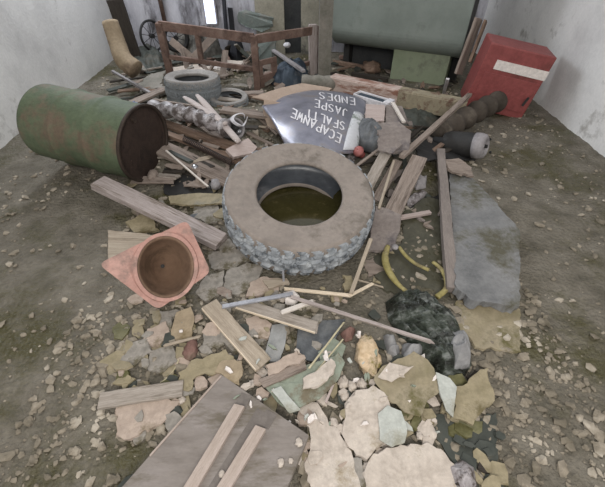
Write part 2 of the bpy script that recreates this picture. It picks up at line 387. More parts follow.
# cream patch of wall, pillar, dark doorway and a narrow window on the back wall
def onwall(px0, px1, pyt, y): a = PY(px0, pyt, y); b = PY(px1, pyt, y); return a.x, b.x
x0, x1 = onwall(255, 284, 10, 6.1); wallbox('trim_1', x0, x1, 6.08, 6.2, 0, 2.8, 'wall_cream')
x0, x1 = onwall(284, 301, 10, 6.15); wallbox('door_1', x0, x1, 6.15, 6.2, 0, 2.1, 'dark_recess')
x0, x1 = onwall(301, 319, 10, 6.1); wallbox('trim_2', x0, x1, 6.08, 6.2, 0, 2.8, 'wall_cream')
x0, x1 = onwall(204, 214, 5, 6.15)
w1 = wallbox('window_1', x0-.02, x1+.02, 6.16, 6.2, .36, 2.0, 'grey_metal')
fin('window_pane', box_bm(x1-x0, .02, 1.58), 'daylight', mtx=Matrix.Translation(((x0+x1)/2, 6.15, 1.18)), parent=w1)

# loose crumbs of plaster and stone over the whole floor
_b = bmesh.new(); bmesh.ops.create_icosphere(_b, subdivisions=1, radius=1); ICO = [v.co.copy() for v in _b.verts]; ICF = [[v.index for v in f.verts] for f in _b.faces]; _b.free()
bm = bmesh.new(); r2 = random.Random(3)
for k in range(13000):
    x = r2.uniform(-2.6, 2.5); y = r2.uniform(.1, 6.1)
    if k > 6500: x = r2.uniform(-1.2, 1.3); y = r2.uniform(.25, 2.2)
    if noise.noise(V((x*1.7, y*1.7, 8))) < -.12 and r2.random() < .7: continue
    s = r2.choice([.003, .004, .005, .006, .008, .010, .014, .02])*r2.uniform(.7, 1.2)
    if math.hypot(x+.024, y-1.9) < .5: continue
    mtx = Matrix.Translation((x, y, ground(x, y)+s*.3)) @ Matrix.Rotation(r2.uniform(0, 6.3), 4, 'Z') @ Matrix.Rotation(r2.uniform(-.4, .4), 4, 'X') @ Matrix.Diagonal((s*r2.uniform(.7, 1.8), s, s*r2.uniform(.4, .8), 1))
    jit = [V((r2.uniform(-1, 1), r2.uniform(-1, 1), r2.uniform(-1, 1)))*.28 for _ in range(12)]
    vs_ = [bm.verts.new(mtx @ (ICO[q]+jit[q])) for q in range(12)]
    for f in ICF: bm.faces.new([vs_[q] for q in f])
tag(fin('rubble_crumbs', bm, 'chips', mtx=Matrix()), 'crumbs of grey plaster and stone strewn over the dirt floor', 'rubble', kind='stuff')

# ------------------------------------------------------------------ the big tyre and its water
tc = V((-.024, 1.908, .2196)); tn = V((.0688, -.2055, 1)).normalized()
tyre('truck_tyre', 'large dusty truck tyre lying flat with murky water inside it', tc, tn, .4764, .2622, .2536, 288, 36, ('rubber', 'tread', 'rubber_inner'))
bm = bmesh.new(); bmesh.ops.create_circle(bm, cap_ends=True, segments=64, radius=.40)
for v in bm.verts[:]: pass
r = bmesh.ops.extrude_face_region(bm, geom=bm.faces[:])
for v in [g for g in r['geom'] if isinstance(g, bmesh.types.BMVert)]: v.co.z -= .03
tag(fin('standing_water', bm, 'water', mtx=Matrix.Translation((-.02, 1.905, .150))), 'murky olive water standing in the hollow of the large truck tyre', 'water')

# ------------------------------------------------------------------ traffic cone, seen into its open base
cz = .25; cc = PZ(165, 266, cz); el = math.radians(40)
to = (EYE-cc); az = math.atan2(to.y, to.x)+.06
cn = V((math.cos(az)*math.cos(el), math.sin(az)*math.cos(el), math.sin(el)))
t = thing('traffic_cone', 'faded orange traffic cone lying with its open square base facing up', 'traffic cone', V((cc.x, cc.y, ground(cc.x, cc.y))))
M = axis_mtx(cc, cn, V((0, 0, 1)).cross(cn)); Mi = M.inverted()
corn = [Mi @ PP(x, y, cc, cn) for x, y in ((187, 220), (211, 272), (158, 310), (98, 264))]
seg = 96
hc = Mi @ PP(165.5, 267, cc, cn); hr = (Mi @ PP(194, 267, cc, cn)-Mi @ PP(137, 267, cc, cn)).length/2
bm = bmesh.new(); top = []; bot = []; hi = []; hb = []
def rounded(corn, seg, rr=.035):
    pts = []
    n = len(corn)
    for i in range(n):
        p = corn[i-1]; c = corn[i]; q = corn[(i+1) % n]
        a = c+(p-c).normalized()*rr; b = c+(q-c).normalized()*rr
        for k in range(7):
            u = k/6; pts.append(a*(1-u)**2+c*2*u*(1-u)+b*u*u)
    out = []; L = [0]
    for i in range(len(pts)): L.append(L[-1]+(pts[(i+1) % len(pts)]-pts[i]).length)
    for s in range(seg):
        d = L[-1]*s/seg; i = max(j for j in range(len(pts)) if L[j] <= d)
        out.append(pts[i].lerp(pts[(i+1) % len(pts)], (d-L[i])/max(1e-9, L[i+1]-L[i])))
    return out
out = rounded(corn, seg)
HOLE = [Mi @ PP(165.5+28.5*math.cos(q*math.pi/120), 267+31*math.sin(q*math.pi/120), cc, cn) for q in range(240)]
a0 = [math.atan2(p.y-hc.y, p.x-hc.x) for p in out]
hole = []
for a in a0:
    best = None
    for q in range(240):
        th = q*2*math.pi/240; e = HOLE[q]; d = abs((math.atan2(e.y-hc.y, e.x-hc.x)-a+math.pi) % (2*math.pi)-math.pi)
        if best is None or d < best[0]: best = (d, e)
    hole.append(V((best[1].x, best[1].y, 0)))
for i, p in enumerate(out):
    p = V((p.x, p.y, 0)); e = hole[i]; e2 = e+(e-hc).normalized()*.018
    hi.append([bm.verts.new(p+V((0, 0, -.03))), bm.verts.new(p), bm.verts.new(e2.lerp(p, .15)), bm.verts.new(e2+V((0, 0, .012))), bm.verts.new(e+V((0, 0, .010))), bm.verts.new(e+V((0, 0, -.03)))])
for i in range(seg):
    j = (i+1) % seg
    for k in range(6): bm.faces.new((hi[i][k], hi[j][k], hi[j][(k+1) % 6], hi[i][(k+1) % 6]))
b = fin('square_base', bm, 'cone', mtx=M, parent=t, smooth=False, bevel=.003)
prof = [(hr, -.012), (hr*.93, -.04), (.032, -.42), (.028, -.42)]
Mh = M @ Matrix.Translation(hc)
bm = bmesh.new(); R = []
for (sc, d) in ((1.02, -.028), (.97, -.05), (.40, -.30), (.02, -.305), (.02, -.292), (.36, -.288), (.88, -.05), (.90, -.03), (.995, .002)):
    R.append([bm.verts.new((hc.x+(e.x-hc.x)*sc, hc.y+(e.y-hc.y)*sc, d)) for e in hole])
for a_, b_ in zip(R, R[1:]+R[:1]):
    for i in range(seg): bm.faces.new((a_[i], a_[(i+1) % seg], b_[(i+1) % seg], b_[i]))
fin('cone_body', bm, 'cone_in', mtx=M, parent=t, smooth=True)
fin('tip_hole', lathe_bm([(.001, -.286), (.011, -.286), (.011, -.291), (.001, -.291)], 20), 'black_metal', mtx=Mh, parent=t)
# ------------------------------------------------------------------ steel drum on its side
dn = V((.94, -.30, -.07)).normalized(); dc = PZ(145, 144, .30); Rd = .285
t = thing('steel_drum', 'rusty green steel drum lying on its side with a dark brown end', 'drum', V((dc.x-.35, dc.y+.16, ground(dc.x, dc.y))))
M = axis_mtx(dc, dn, V((0, 0, 1)).cross(dn))
prof = [(Rd-.012, 0)]
for k in range(60):
    z = -.86*k/59; r = Rd*.985+.012*math.exp(-((z+.29)/.018)**2)+.012*math.exp(-((z+.58)/.018)**2); prof.append((r, z))
prof += [(0.001, -.86)]
fin('drum_shell', lathe_bm(prof+[(.001, -.84), (Rd-.02, -.84)], 72), 'drum_green', mtx=M, parent=t, smooth=True)
fin('drum_head', lathe_bm([(.001, -.015), (Rd*.55, -.014), (Rd*.9, -.018), (Rd*.955, -.012), (Rd*.955, -.05), (.001, -.05)], 72), 'drum_in', mtx=M, parent=t, smooth=False)
fin('rim', lathe_bm([(Rd+.004, .008), (Rd+.004, -.014), (Rd-.016, -.014), (Rd-.014, .006)], 72), 'drum_rim', mtx=M, parent=t, smooth=True)
bm = bmesh.new(); bmesh.ops.create_cone(bm, cap_ends=True, segments=16, radius1=.022, radius2=.02, depth=.016)
fin('bung', bm, 'drum_rim', mtx=M @ Matrix.Translation((-.04, Rd*.72, -.008)), parent=t)

# ------------------------------------------------------------------ grey wooden panel with battens (front)
pl0 = P(215, 430, .075); pn = V((-.03, .10, 1)).normalized()
t = thing('wooden_panel', 'grey wooden panel with two pale battens lying in the rubble, nearest the viewer', 'panel', P(215, 450))
cor = [PP(x, y, pl0, pn) for x, y in ((221, 374), (309, 435), (262, 548), (96, 516))]
bm = slab_bm(cor, pn, .022, 0, .2)
fin('board', bm, 'panel', parent=t, bevel=.003)
def onp(px, py, h): return PP(px, py, pl0, pn)+pn*h
def strip(name, p, q, w, h, th, m, par): 
    x = (q-p).normalized(); y = pn.cross(x); return fin(name, board_bm((q-p).length, w, th, .004, .0015), m, mtx=basis((p+q)/2, x, y, x.cross(y)) @ Matrix.Translation((0, 0, h)), parent=par, bevel=.0015)
for (a, b, ml) in (((240, 407), (178, 512), ((247, 394), (240, 407))), ((261, 429), (206, 520), ((272, 412), (263, 427)))):
    bt = strip('batten', onp(*a, 0), onp(*b, 0), .046, .009, .018, 'batten', t); tag(bt, 'pale batten')
    s = strip('batten_mark', onp(*ml[0], 0), onp(*ml[1], 0), .05, .0004, .003, 'panel_mark', t); tag(s, 'dark mark where the batten broke off')
strip('edge_strip', onp(221, 376, 0), onp(150, 456, 0), .008, .001, .006, 'batten', t)
tag(strip('batten_stain', onp(262, 411, 0), onp(200, 514, 0), .05, .0003, .002, 'panel_mark', t), 'dark stained strip between the battens')  # stained strip of the panel between its battens
# flakes on the panel
for i, (x, y, r, lab) in enumerate(((299, 443, .013, 'pale plaster flake lying near the right corner of the grey panel'), (281, 463, .012, 'pale plaster flake on the grey panel right of its battens'), (291, 461, .008, 'tiny pinkish flake beside another flake on the grey panel'), (222, 474, .010, 'pale crumb between the two battens of the grey panel'))):
    lump('plaster_flake', lab, 'flake', x, y, r, 'plaster', at=onp(x, y, r*.3), squash=(1, 1.3, .4), amp=.5)

# ------------------------------------------------------------------ plaster and other flat fragments (front)
G = 'broken plaster fragments'
piece('plaster_fragment', 'long pale plaster sheet right of the grey wooden panel', 'plaster', [(300, 406), (318, 402), (328, 420), (340, 432), (349, 450), (356, 468), (374, 492), (350, 510), (318, 505), (306, 470), (311, 445), (309, 432)], .012, .014, 'plaster', group=G)
piece('plaster_fragment', 'pale rounded plaster fragment propped between two larger ones', 'plaster', [(347, 402), (356, 390), (374, 386), (386, 396), (389, 410), (381, 424), (386, 440), (379, 447), (367, 459), (352, 450), (342, 436), (345, 420)], .03, .02, 'plaster', (.06, .05), group=G)
piece('glass_fragment', 'milky blue white glass piece overlapping the rounded plaster fragment', 'glass', [(378, 414), (388, 405), (401, 411), (407, 428), (405, 443), (392, 447), (380, 440)], .055, .006, 'glass_pale', (.05, .03), amp=.003)
piece('plaster_fragment', 'largest pale plaster slab at the bottom right of the rubble', 'plaster', [(367, 466), (372, 456), (386, 448), (407, 447), (431, 443), (444, 454), (453, 465), (466, 492), (450, 525), (385, 525), (366, 492)], .02, .02, 'plaster', (-.03, .03), group=G)
piece('cardboard_sheet', 'creased wet olive cardboard sheet below the dark bag', 'cardboard', [(384, 366), (398, 359), (414, 352), (428, 360), (438, 376), (441, 392), (428, 400), (420, 417), (404, 412), (396, 404), (384, 398), (374, 380)], .045, .006, 'wet_card', (.02, .10), amp=.006)
piece('cardboard_flap', 'pale folded flap on top of the wet olive cardboard', 'cardboard', [(378, 377), (390, 362), (399, 371), (414, 366), (404, 374), (392, 382)], .062, .004, 'plaster', (.1, .1), amp=.002)
lump('foam_chunk', 'yellowish pink foam chunk under the long white stick', 'foam', 367, 354, .095, 'foam', .03, (.55, 1.15, .5), .4)
lump('foam_scrap', 'small mossy yellow foam scrap beside the foam chunk', 'foam', 376, 360, .036, 'foam', .03, (.7, 1.3, .6), .3)
piece('slate_tile', 'dark slate tile lying under the thin grey board', 'tile', [(299, 322), (345, 319), (334, 341), (318, 363), (295, 357)], .012, .012, 'slate', (0, 0), amp=.002)
piece('grey_tile', 'smooth pale grey tile strip between two boards', 'tile', [(272, 325), (288, 323), (285, 345), (279, 362), (263, 360), (268, 342)], .012, .009, 'grey_tile', amp=.001)
piece('plaster_fragment', 'pinkish plaster fragment between the leaning board and the grey tile', 'plaster', [(246, 318), (258, 315), (271, 324), (268, 338), (258, 338), (249, 328)], .008, .012, 'pink_plaster', group=G)
piece('grey_shard', 'small dark grey shard under the pinkish plaster fragment', 'shard', [(255, 333), (267, 336), (264, 347), (252, 341)], .004, .008, 'grey_stone')
piece('fibreboard_sheet', 'olive yellow fibreboard sheet above the corner of the grey panel', 'fibreboard', [(179, 372), (188, 363), (206, 356), (222, 350), (234, 357), (226, 372), (208, 374), (196, 376), (188, 392), (180, 390)], .03, .008, 'olive_board', (.02, .03))
piece('fibreboard_piece', 'small tan fibreboard piece at the top corner of the grey panel', 'fibreboard', [(221, 360), (243, 361), (239, 386), (224, 377), (214, 372)], .04, .007, 'tan_board')
piece('plaster_fragment', 'dusty beige plaster slab at the lower left edge', 'plaster', [(118, 406), (134, 398), (158, 396), (180, 401), (170, 416), (150, 428), (129, 440), (116, 436)], .012, .018, 'pink_plaster', (-.03, .02), group=G)
board('plank', 'grey plank end pointing right at the lower left edge', 'plank', P(100, 400, .05), P(181, 387, .045), .072, .02, 'wood_grey')
piece('cardboard_scrap', 'brown cardboard scrap standing below the traffic cone', 'cardboard', [(176, 312), (190, 307), (194, 318), (192, 338), (175, 343), (170, 330)], .03, .005, 'tan_board', (0, .2))
lump('plaster_crumb', 'white crumb stuck on the brown cardboard scrap', 'plaster', 181, 331, .009, 'white_paint', .045, amp=.5)
lump('brick_chunk', 'reddish brown brick chunk between cardboard scrap and olive fibreboard', 'brick', 191, 350, .05, 'brick', .02, (.65, 1.1, .6), .3)
piece('glass_sheet', 'broken pale green glass sheet right of the panel corner', 'glass', [(259, 380), (266, 377), (283, 383), (304, 383), (322, 376), (338, 352), (345, 362), (338, 380), (320, 398), (302, 406), (288, 412), (274, 398)], .05, .006, 'glass_green', (.02, .04), amp=.003)
piece('glass_shard', 'bright glass shard at the edge of the grey wooden panel', 'glass', [(271, 390), (281, 386), (296, 404), (301, 410), (290, 413)], .065, .005, 'glass_pale', (-.05, .02), amp=.002)
piece('plaster_fragment', 'thick beige plaster block leaning on the green glass sheet', 'plaster', [(266, 366), (284, 357), (298, 350), (306, 358), (290, 366), (270, 377)], .055, .02, 'pink_plaster', (.03, .1), group=G)
board('plank', 'short grey batten beneath the beige plaster block', 'plank', P(262, 383, .06), P(306, 364, .06), .045, .016, 'wood_mid')
piece('plaster_fragment', 'crumbling white plaster piece beside the thin straw sticks', 'plaster', [(302, 378), (315, 372), (331, 358), (336, 366), (328, 380), (314, 388), (303, 388)], .06, .012, 'plaster', (.05, .05), .008, group=G)
board('twig', 'pale thin twig lying left of the rounded plaster fragment', 'stick', P(338, 372, .05), P(326, 402, .06), .01, .008, 'wood_pink', jag=.004)
board('straw_stick', 'longer straw coloured stick crossing the slate tile', 'stick', P(344, 322, .05), P(309, 368, .07), .008, .006, 'straw', jag=.003)
board('straw_stick', 'shorter straw coloured stick right of the slate tile', 'stick', P(343, 339, .05), P(316, 372, .06), .007, .005, 'straw', jag=.003)
heap('red_scrap', 'red cloth scrap at the right edge of the slate tile', 'cloth', [(340, 334), (350, 327), (356, 330), (352, 340), (345, 342)], .03, 'brick', fold=.012)
piece('glass_shard', 'pale green glass shard under the two straw sticks', 'glass', [(318, 352), (334, 338), (346, 346), (340, 362), (324, 372)], .025, .005, 'glass_green', amp=.002)
for i, (x, y, r, lab) in enumerate((
    (352, 386, .02, 'knobbly plaster crumb above the rounded plaster fragment'), (343, 382, .024, 'plaster crumb wedged between the twig and the rounded fragment'),
    (345, 396, .018, 'plaster crumb at the upper left of the rounded fragment'), (362, 384, .022, 'plaster crumb below the foam chunk'), (334, 424, .02, 'cream crumb in the gap between two pale plaster sheets'),
    (367, 469, .018, 'cream crumb below the rounded plaster fragment'), (374, 480, .015, 'white pebble at the corner of the largest plaster slab'), (420, 436, .014, 'white pebble in the gap above the largest plaster slab'),
    (256, 367, .012, 'white crumb at the lower end of the leaning board'), (252, 384, .014, 'cream crumb beyond the upper right edge of the grey panel'), (182, 400, .014, 'greenish white crumb by the left plank end'), (188, 411, .014, 'pale glassy crumb against the left edge of the grey panel'))):
    lump('plaster_crumb', lab, 'plaster', x, y, r, 'plaster', .02, (1, 1.2, .6), .5)
piece('stone_shard', 'grey shard standing right of the long plaster sheet', 'shard', [(352, 460), (362, 458), (368, 478), (372, 492), (356, 488)], .02, .012, 'grey_stone', (.1, 0))
piece('glass_shard', 'upright pale glass sliver below the dark bag', 'glass', [(436, 372), (450, 378), (457, 387), (453, 417), (446, 410), (440, 392)], .06, .005, 'glass_pale', (.0, .12), amp=.001)
piece('wet_board', 'dark olive board end at the right edge under the dark bag', 'board', [(456, 388), (487, 366), (495, 400), (470, 424), (452, 418)], .03, .015, 'olive_board', (.05, .03))
piece('dark_sheet_scrap', 'dark wet sheet in the bottom right corner', 'sheet', [(424, 408), (446, 416), (470, 424), (495, 412), (500, 500), (470, 492), (452, 462), (436, 440)], .004, .008, 'dark_sheet')
heap('plastic_bag', 'crumpled translucent plastic bag in the bottom right corner', 'bag', [(446, 468), (460, 460), (474, 468), (478, 488), (462, 498), (450, 488)], .04, 'foil', fold=.015)

# grey stone shards between cone and tyre
for pix, lab in (
    ([(206, 252), (228, 250), (246, 257), (233, 270), (212, 268)], 'flat grey stone shard right of the cone, nearest the tyre'),
    ([(226, 272), (247, 262), (263, 266), (258, 280), (242, 293), (222, 296)], 'grey stone slab in front of the tyre, largest of the shards by the cone'),
    ([(206, 276), (224, 270), (222, 292), (206, 302), (196, 292)], 'grey stone shard touching the lower right side of the cone'),
    ([(250, 283), (263, 277), (281, 279), (278, 290), (258, 296), (246, 296)], 'beige stone shard just above the metal strip'),
    ([(226, 252), (246, 248), (258, 258), (244, 262)], 'small grey shard tucked under the tyre beside the cone'),
    ([(148, 328), (166, 322), (170, 334), (156, 346), (144, 340)], 'rough pale shard at the left below the cone'),
    ([(124, 344), (146, 338), (152, 352), (132, 366), (118, 362)], 'mottled grey shard at the left edge under the cone'),
    ([(150, 352), (172, 346), (178, 360), (160, 374), (146, 368)], 'grey shard left of the brick chunk'),
    ([(222, 326), (244, 330), (252, 348), (236, 352), (220, 342)], 'grey slab left of the leaning board'),
    ([(204, 330), (222, 326), (224, 346), (204, 352)], 'grey brown slab right of the cardboard scrap'),
    ([(290, 372), (306, 366), (316, 370), (302, 382), (290, 382)], 'brown wet shard lying on the green glass'),
    ([(160, 312), (174, 310), (170, 330), (158, 326)], 'dark grey shard left of the brown cardboard scrap')):
    piece('stone_shard', lab, 'shard', pix, .01, .014, 'pink_plaster' if 'beige' in lab or 'pale' in lab else 'grey_stone', (rnd.uniform(-.08, .08), rnd.uniform(0, .1)), .008)
board('stick', 'whitish stick lying across the foot of the brown cardboard scrap', 'stick', P(164, 345, .05), P(200, 336, .05), .014, .01, 'wood_tan')
bm = tube_bm(catmull([P(179, 359, .03), P(175, 368, .02), P(168, 377, .015), P(160, 383, .01)], 6), .003, 6)
tag(fin('wire', bm, 'straw', smooth=True), 'thin pale wire curving down from the brick chunk', 'wire')

# ------------------------------------------------------------------ boards and sticks in front of the tyre
def edged(name, label, a, b, w, t, m, side, roll=0):
    o = thing(name, label, 'board', (a+b)/2-V((0, 0, t)))
    board('board', None, None, a, b, w, t, m, roll, parent=o)
    M = bar_mtx(a, b, roll) @ Matrix.Translation((0, side*(w/2+.002), -t/2))
    tag(fin('raw_edge', board_bm((b-a).length*.985, .005, t*1.02, .002, .0005), 'wood_raw', mtx=M, parent=o), 'pale raw edge'); return o
edged('leaning_board', 'short brown board with a pale edge lying below the cone', P(209, 303, .06), P(264, 364, .05), .088, .018, 'wood_tan', -1)
edged('thin_board', 'thin grey brown board with a pale edge under the white sticks', P(238, 302, .055), P(318, 327, .05), .066, .012, 'wood_grey', -1)
board('metal_strip', 'shiny grey metal strip in front of the tyre', 'metal strip', P(222, 306, .075), P(293, 293, .085), .024, .012, 'steel', jag=.002, wob=.001)
board('stick', 'longest white stick pointing at the dark bag', 'stick', P(291, 296, .095), P(440, 344, .10), .020, .012, 'wood_beam', jag=.004)
board('stick', 'short white stick stub lying across the thin board', 'stick', P(281, 312, .085), P(312, 301, .08), .026, .014, 'wood_white')
board('stick', 'pale wooden stick close under the front of the tyre', 'stick', P(284, 288, .05), P(352, 295, .05), .020, .012, 'wood_raw')
board('stick', 'pale stick leaning up against the right side of the tyre', 'stick', P(351, 293, .07), PZ(371, 238, .2), .022, .014, 'wood_tan', jag=.003)
board('stick', 'short pale stick forming a wedge with the leaning stick', 'stick', P(350, 295, .06), P(373, 283, .05), .018, .01, 'wood_raw')
board('splinter', 'thin splinter beyond the wedge of pale sticks', 'stick', P(356, 279, .03), P(384, 287, .03), .010, .007, 'wood_tan')
heap('paper_scrap', 'crumpled white scrap where the metal strip meets the sticks', 'paper', [(283, 292), (294, 290), (300, 296), (295, 303), (285, 301)], .012, 'white_paint', fold=.012, dz=.05)
board('splinter', 'dark metal shard standing up under the tyre edge', 'shard', P(284, 287, .0), PZ(283, 270, .12), .012, .006, 'steel')
piece('plank_scrap', 'tan wood scrap lying on the left end of the pale stick', 'wood', [(262, 280), (286, 278), (289, 284), (268, 288)], .03, .01, 'wood_tan')
piece('plank_scrap', 'small tan cardboard scrap showing beside the sticks right of the tyre', 'wood', [(362, 262), (382, 258), (386, 270), (368, 276)], .006, .006, 'wood_mid')
piece('plaster_fragment', 'lump of pale plaster lying beside the wedge of pale sticks', 'plaster', [(343, 276), (352, 275), (354, 288), (345, 290)], .02, .02, 'olive_board', group=G)

# ------------------------------------------------------------------ yellow plastic pieces, black bag
def ytube(label, pts, rad, flat=.75):
    bm = tube_bm(catmull([P(x, y, z) for x, y, z in pts], 8), rad, 12, flat=flat)
    tag(fin('yellow_hose', bm, 'yellow', smooth=True), label, 'hose', 'yellow curved hose pieces')
ytube('longest yellow hose piece, curving down into the dark bag', [(388, 246, .05), (385, 256, .05), (387, 267, .05), (393, 278, .05), (401, 287, .045), (413, 296, .04)], lambda u: .012+.010*math.sin(math.pi*min(1, u*1.1+.1)))
ytube('straight yellow hose piece, upper one with a broken end', [(399, 247, .05), (406, 256, .045), (416, 264, .04), (429, 270, .04)], .012)
ytube('curved yellow hose piece beside the pinkish concrete edge', [(433, 262, .04), (441, 269, .04), (446, 279, .04), (446, 289, .035), (437, 297, .03)], lambda u: .012+.005*u)
lump('hose_knob', 'pale round knob where two yellow hose pieces meet', 'knob', 395, 247, .022, 'grey_metal', .06, amp=.1)
heap('black_bag', 'dark crumpled plastic bag heaped at the right', 'bag', [(385, 302), (396, 294), (414, 291), (432, 299), (447, 313), (460, 330), (468, 348), (472, 366), (462, 380), (444, 384), (430, 366), (414, 348), (398, 336), (388, 320)], .085, 'bag_highlights', fold=.05, freq=9, rings=34, N=200, aniso=1.9)
heap('grey_rag', 'grey folded rag under the end of the longest white stick', 'rag', [(402, 345), (414, 343), (426, 349), (420, 360), (408, 371), (399, 372)], .06, 'rag', fold=.02)
heap('grey_rag', 'narrow grey rag between foam chunk and dark bag', 'rag', [(383, 336), (392, 338), (400, 352), (397, 363), (387, 354)], .05, 'rag', fold=.02)
heap('grey_rag', 'folded grey rag on the right end of the dark bag', 'rag', [(446, 336), (460, 334), (470, 350), (470, 366), (454, 370), (446, 354)], .075, 'rag', fold=.03, dz=.05)

# ------------------------------------------------------------------ left: beam, planks
board('timber_beam', 'long pale weathered timber beam lying behind the cone', 'beam', P(98, 180, .20), P(221, 239, .09), .125, .05, 'wood_beam', jag=.015)
board('plank', 'brown plank under the pale timber beam', 'plank', P(146, 206, .06), P(190, 234, .05), .055, .02, 'wood_mid')
piece('plank', 'beige board partly hidden behind the cone', 'plank', [(108, 230), (140, 233), (160, 237), (140, 256), (108, 262)], .03, .02, 'wood_tan', (0, .05), .003)
piece('board', 'olive wet board on the floor left of the tyre', 'board', [(168, 196), (196, 193), (226, 194), (224, 203), (190, 205), (170, 203)], .03, .014, 'olive_board', amp=.004)
piece('stone_shard', 'brown shard under the timber beam at the left edge', 'shard', [(126, 222), (140, 214), (152, 216), (158, 230), (134, 232)], .02, .02, 'olive_board', (0, .1))
piece('stone_shard', 'grey wet slab between the tyre and the timber beam', 'shard', [(194, 206), (218, 204), (222, 220), (208, 224), (192, 216)], .008, .012, 'grey_stone')
piece('stone_shard', 'grey pebble slab left of the tyre foot', 'shard', [(212, 238), (226, 236), (236, 248), (220, 250)], .02, .014, 'grey_stone')
lump('stone', 'smooth beige stone right of the drum', 'stone', 153, 175, .07, 'wood_mid', .04, (.55, 1.0, .5), .15)
board('stick', 'thin white stick slanting down from the drum toward the tyre', 'stick', P(166, 150, .12), P(208, 186, .06), .015, .012, 'wood_white', jag=.003)
board('plank', 'reddish brown plank running from the drum toward the tyre', 'plank', P(146, 116, .16), P(252, 152, .13), .10, .03, 'wood_brown')
board('plank', 'rounded brown pole behind the coil spring', 'plank', P(150, 126, .13), P(250, 164, .11), .06, .03, 'wood_brown')
board('plank', 'wide tan plank below the coil spring', 'plank', P(152, 142, .09), P(240, 183, .06), .17, .03, 'wood_mid')
# coil spring
a = P(184, 139, .165); b = P(232, 163, .15); M = bar_mtx(a, b); L = (b-a).length
pts = [M @ V((-L/2+L*i/420, .02*math.cos(i*2*math.pi/14), .02*math.sin(i*2*math.pi/14))) for i in range(421)]
tag(fin('coil_spring', tube_bm(pts, .0045, 6), 'spring', smooth=True), 'dark rusty coil spring lying on the tan plank', 'spring')
piece('wood_block', 'pale wood block resting on the planks behind the tyre', 'wood', [(226, 149), (248, 138), (257, 147), (252, 153), (233, 157)], .12, .03, 'wood_pink', (0, .05), .002)
pts = catmull([P(152, 108, .20), P(178, 112, .20), P(200, 118, .19), P(226, 128, .17)], 14)
tag(fin('foil_duct', tube_bm(pts, lambda u: .062+.011*math.sin(u*40)+.008*noise.noise(V((u*20, 0, 0))), 20), 'foil', smooth=True), 'crumpled silvery foil duct lying behind the brown planks', 'duct')
def stick_round(label, a, b, r, m):
    pts = [a.lerp(b, i/12) for i in range(13)]
    bm = tube_bm(pts, lambda u: r*(.55+.45*min(1, u*8))*(1 if u < .93 else .8), 10, flat=.6); tag(fin('paddle_stick', bm, m, smooth=True), label, 'stick', 'pale flat sticks by the back tyre')
stick_round('left pale flat stick pointing at the back tyre', P(184, 97, .24), P(226, 124, .22), .028, 'wood_pale')
stick_round('right pale flat stick pointing at the back tyre, the longer one', P(197, 95, .26), P(239, 142, .20), .030, 'wood_pale')
# tangled wires and chrome fitting
t = thing('pipe_fitting', 'grey metal pipe fitting with a dark mouth and white wires', 'pipe fitting', P(238, 130))
c0 = P(236, 128, .14); dn = V((.5, -.55, .35)).normalized(); M = axis_mtx(c0, dn, V((0, 0, 1)).cross(dn))
fin('housing', lathe_bm([(.085, 0), (.09, -.02), (.08, -.12), (.05, -.2), (.03, -.2), (.06, -.1), (.066, -.02), (.07, 0)], 40), 'grey_metal', mtx=M, parent=t, smooth=True)
fin('core', lathe_bm([(.001, -.05), (.03, -.05), (.035, -.02), (.02, .02), (.001, .025)], 24), 'black_metal', mtx=M, parent=t, smooth=True)
fin('nozzle', lathe_bm([(.001, .03), (.016, .03), (.02, -.03), (.001, -.03)], 16), 'chrome', mtx=M @ Matrix.Translation((.01, -.035, .0)), parent=t, smooth=True)
for k in range(5):
    pts = catmull([M @ V((.06*math.cos(q+k*.5)+.03, .05*math.sin(q+k*.5)+.05, .03+.03*math.sin(q*2+k)+.012*k)) for q in [i*.55 for i in range(9)]], 5)
    fin('wire', tube_bm(pts, .004, 6), 'white_plastic', mtx=None, parent=t, smooth=True)
lump('chrome_cup', 'shiny metal cup on the floor among the left planks', 'cup', 195, 168, .032, 'chrome', .05, (1, 1, .9), .2)
lump('metal_can', 'grey crushed can left of the tyre', 'can', 216, 184, .05, 'grey_metal', .05, (.8, 1.1, .8), .25)
piece('blue_scrap', 'small blue plastic scrap behind the drum', 'plastic', [(124, 105), (134, 101), (142, 105), (140, 111), (128, 109)], .26, .01, 'blue')
board('plank', 'grey flat board behind the drum, upper left', 'plank', P(118, 108, .18), P(164, 88, .14), .11, .02, 'wood_mid')
board('stick', 'dark thin pole at the left edge below the ochre elbow', 'stick', P(112, 70, .10), P(152, 93, .10), .03, .03, 'grey_metal')
board('stick', 'thin grey rod lying before the back tyre', 'stick', P(142, 97, .10), P(192, 105, .08), .025, .02, 'wood_mid')
board('plank', 'tan plank lying behind the pipe fitting', 'plank', P(222, 108, .10), P(285, 117, .10), .10, .03, 'wood_mid')
board('plank', 'dark brown plank behind the cardboard box', 'plank', P(244, 93, .06), P(286, 103, .08), .06, .03, 'wood_brown')
board('plank', 'long brown plank lying between the back tyres and the box', 'plank', P(190, 100, .02), P(270, 128, .04), .08, .03, 'wood_brown')

# ------------------------------------------------------------------ back tyres
bn = V((.03, .07, 1)).normalized()
tyre('car_tyre', 'grey car tyre lying flat at the back, the larger of two', PZ(192.5, 88.5, .20)+V((0, .04, -.02)), bn, .295, .175, .27, 160, 80, ('rubber_back', 'rubber_side', 'rubber_inner'), 'tyres at the back')
tyre('car_tyre', 'small tyre lying low at the back, right of the larger car tyre', PZ(229, 101, .09), V((.05, -.06, 1)).normalized(), .21, .14, .12, 128, 32, ('rubber_back', 'rubber_side', 'rubber_inner'), 'tyres at the back')

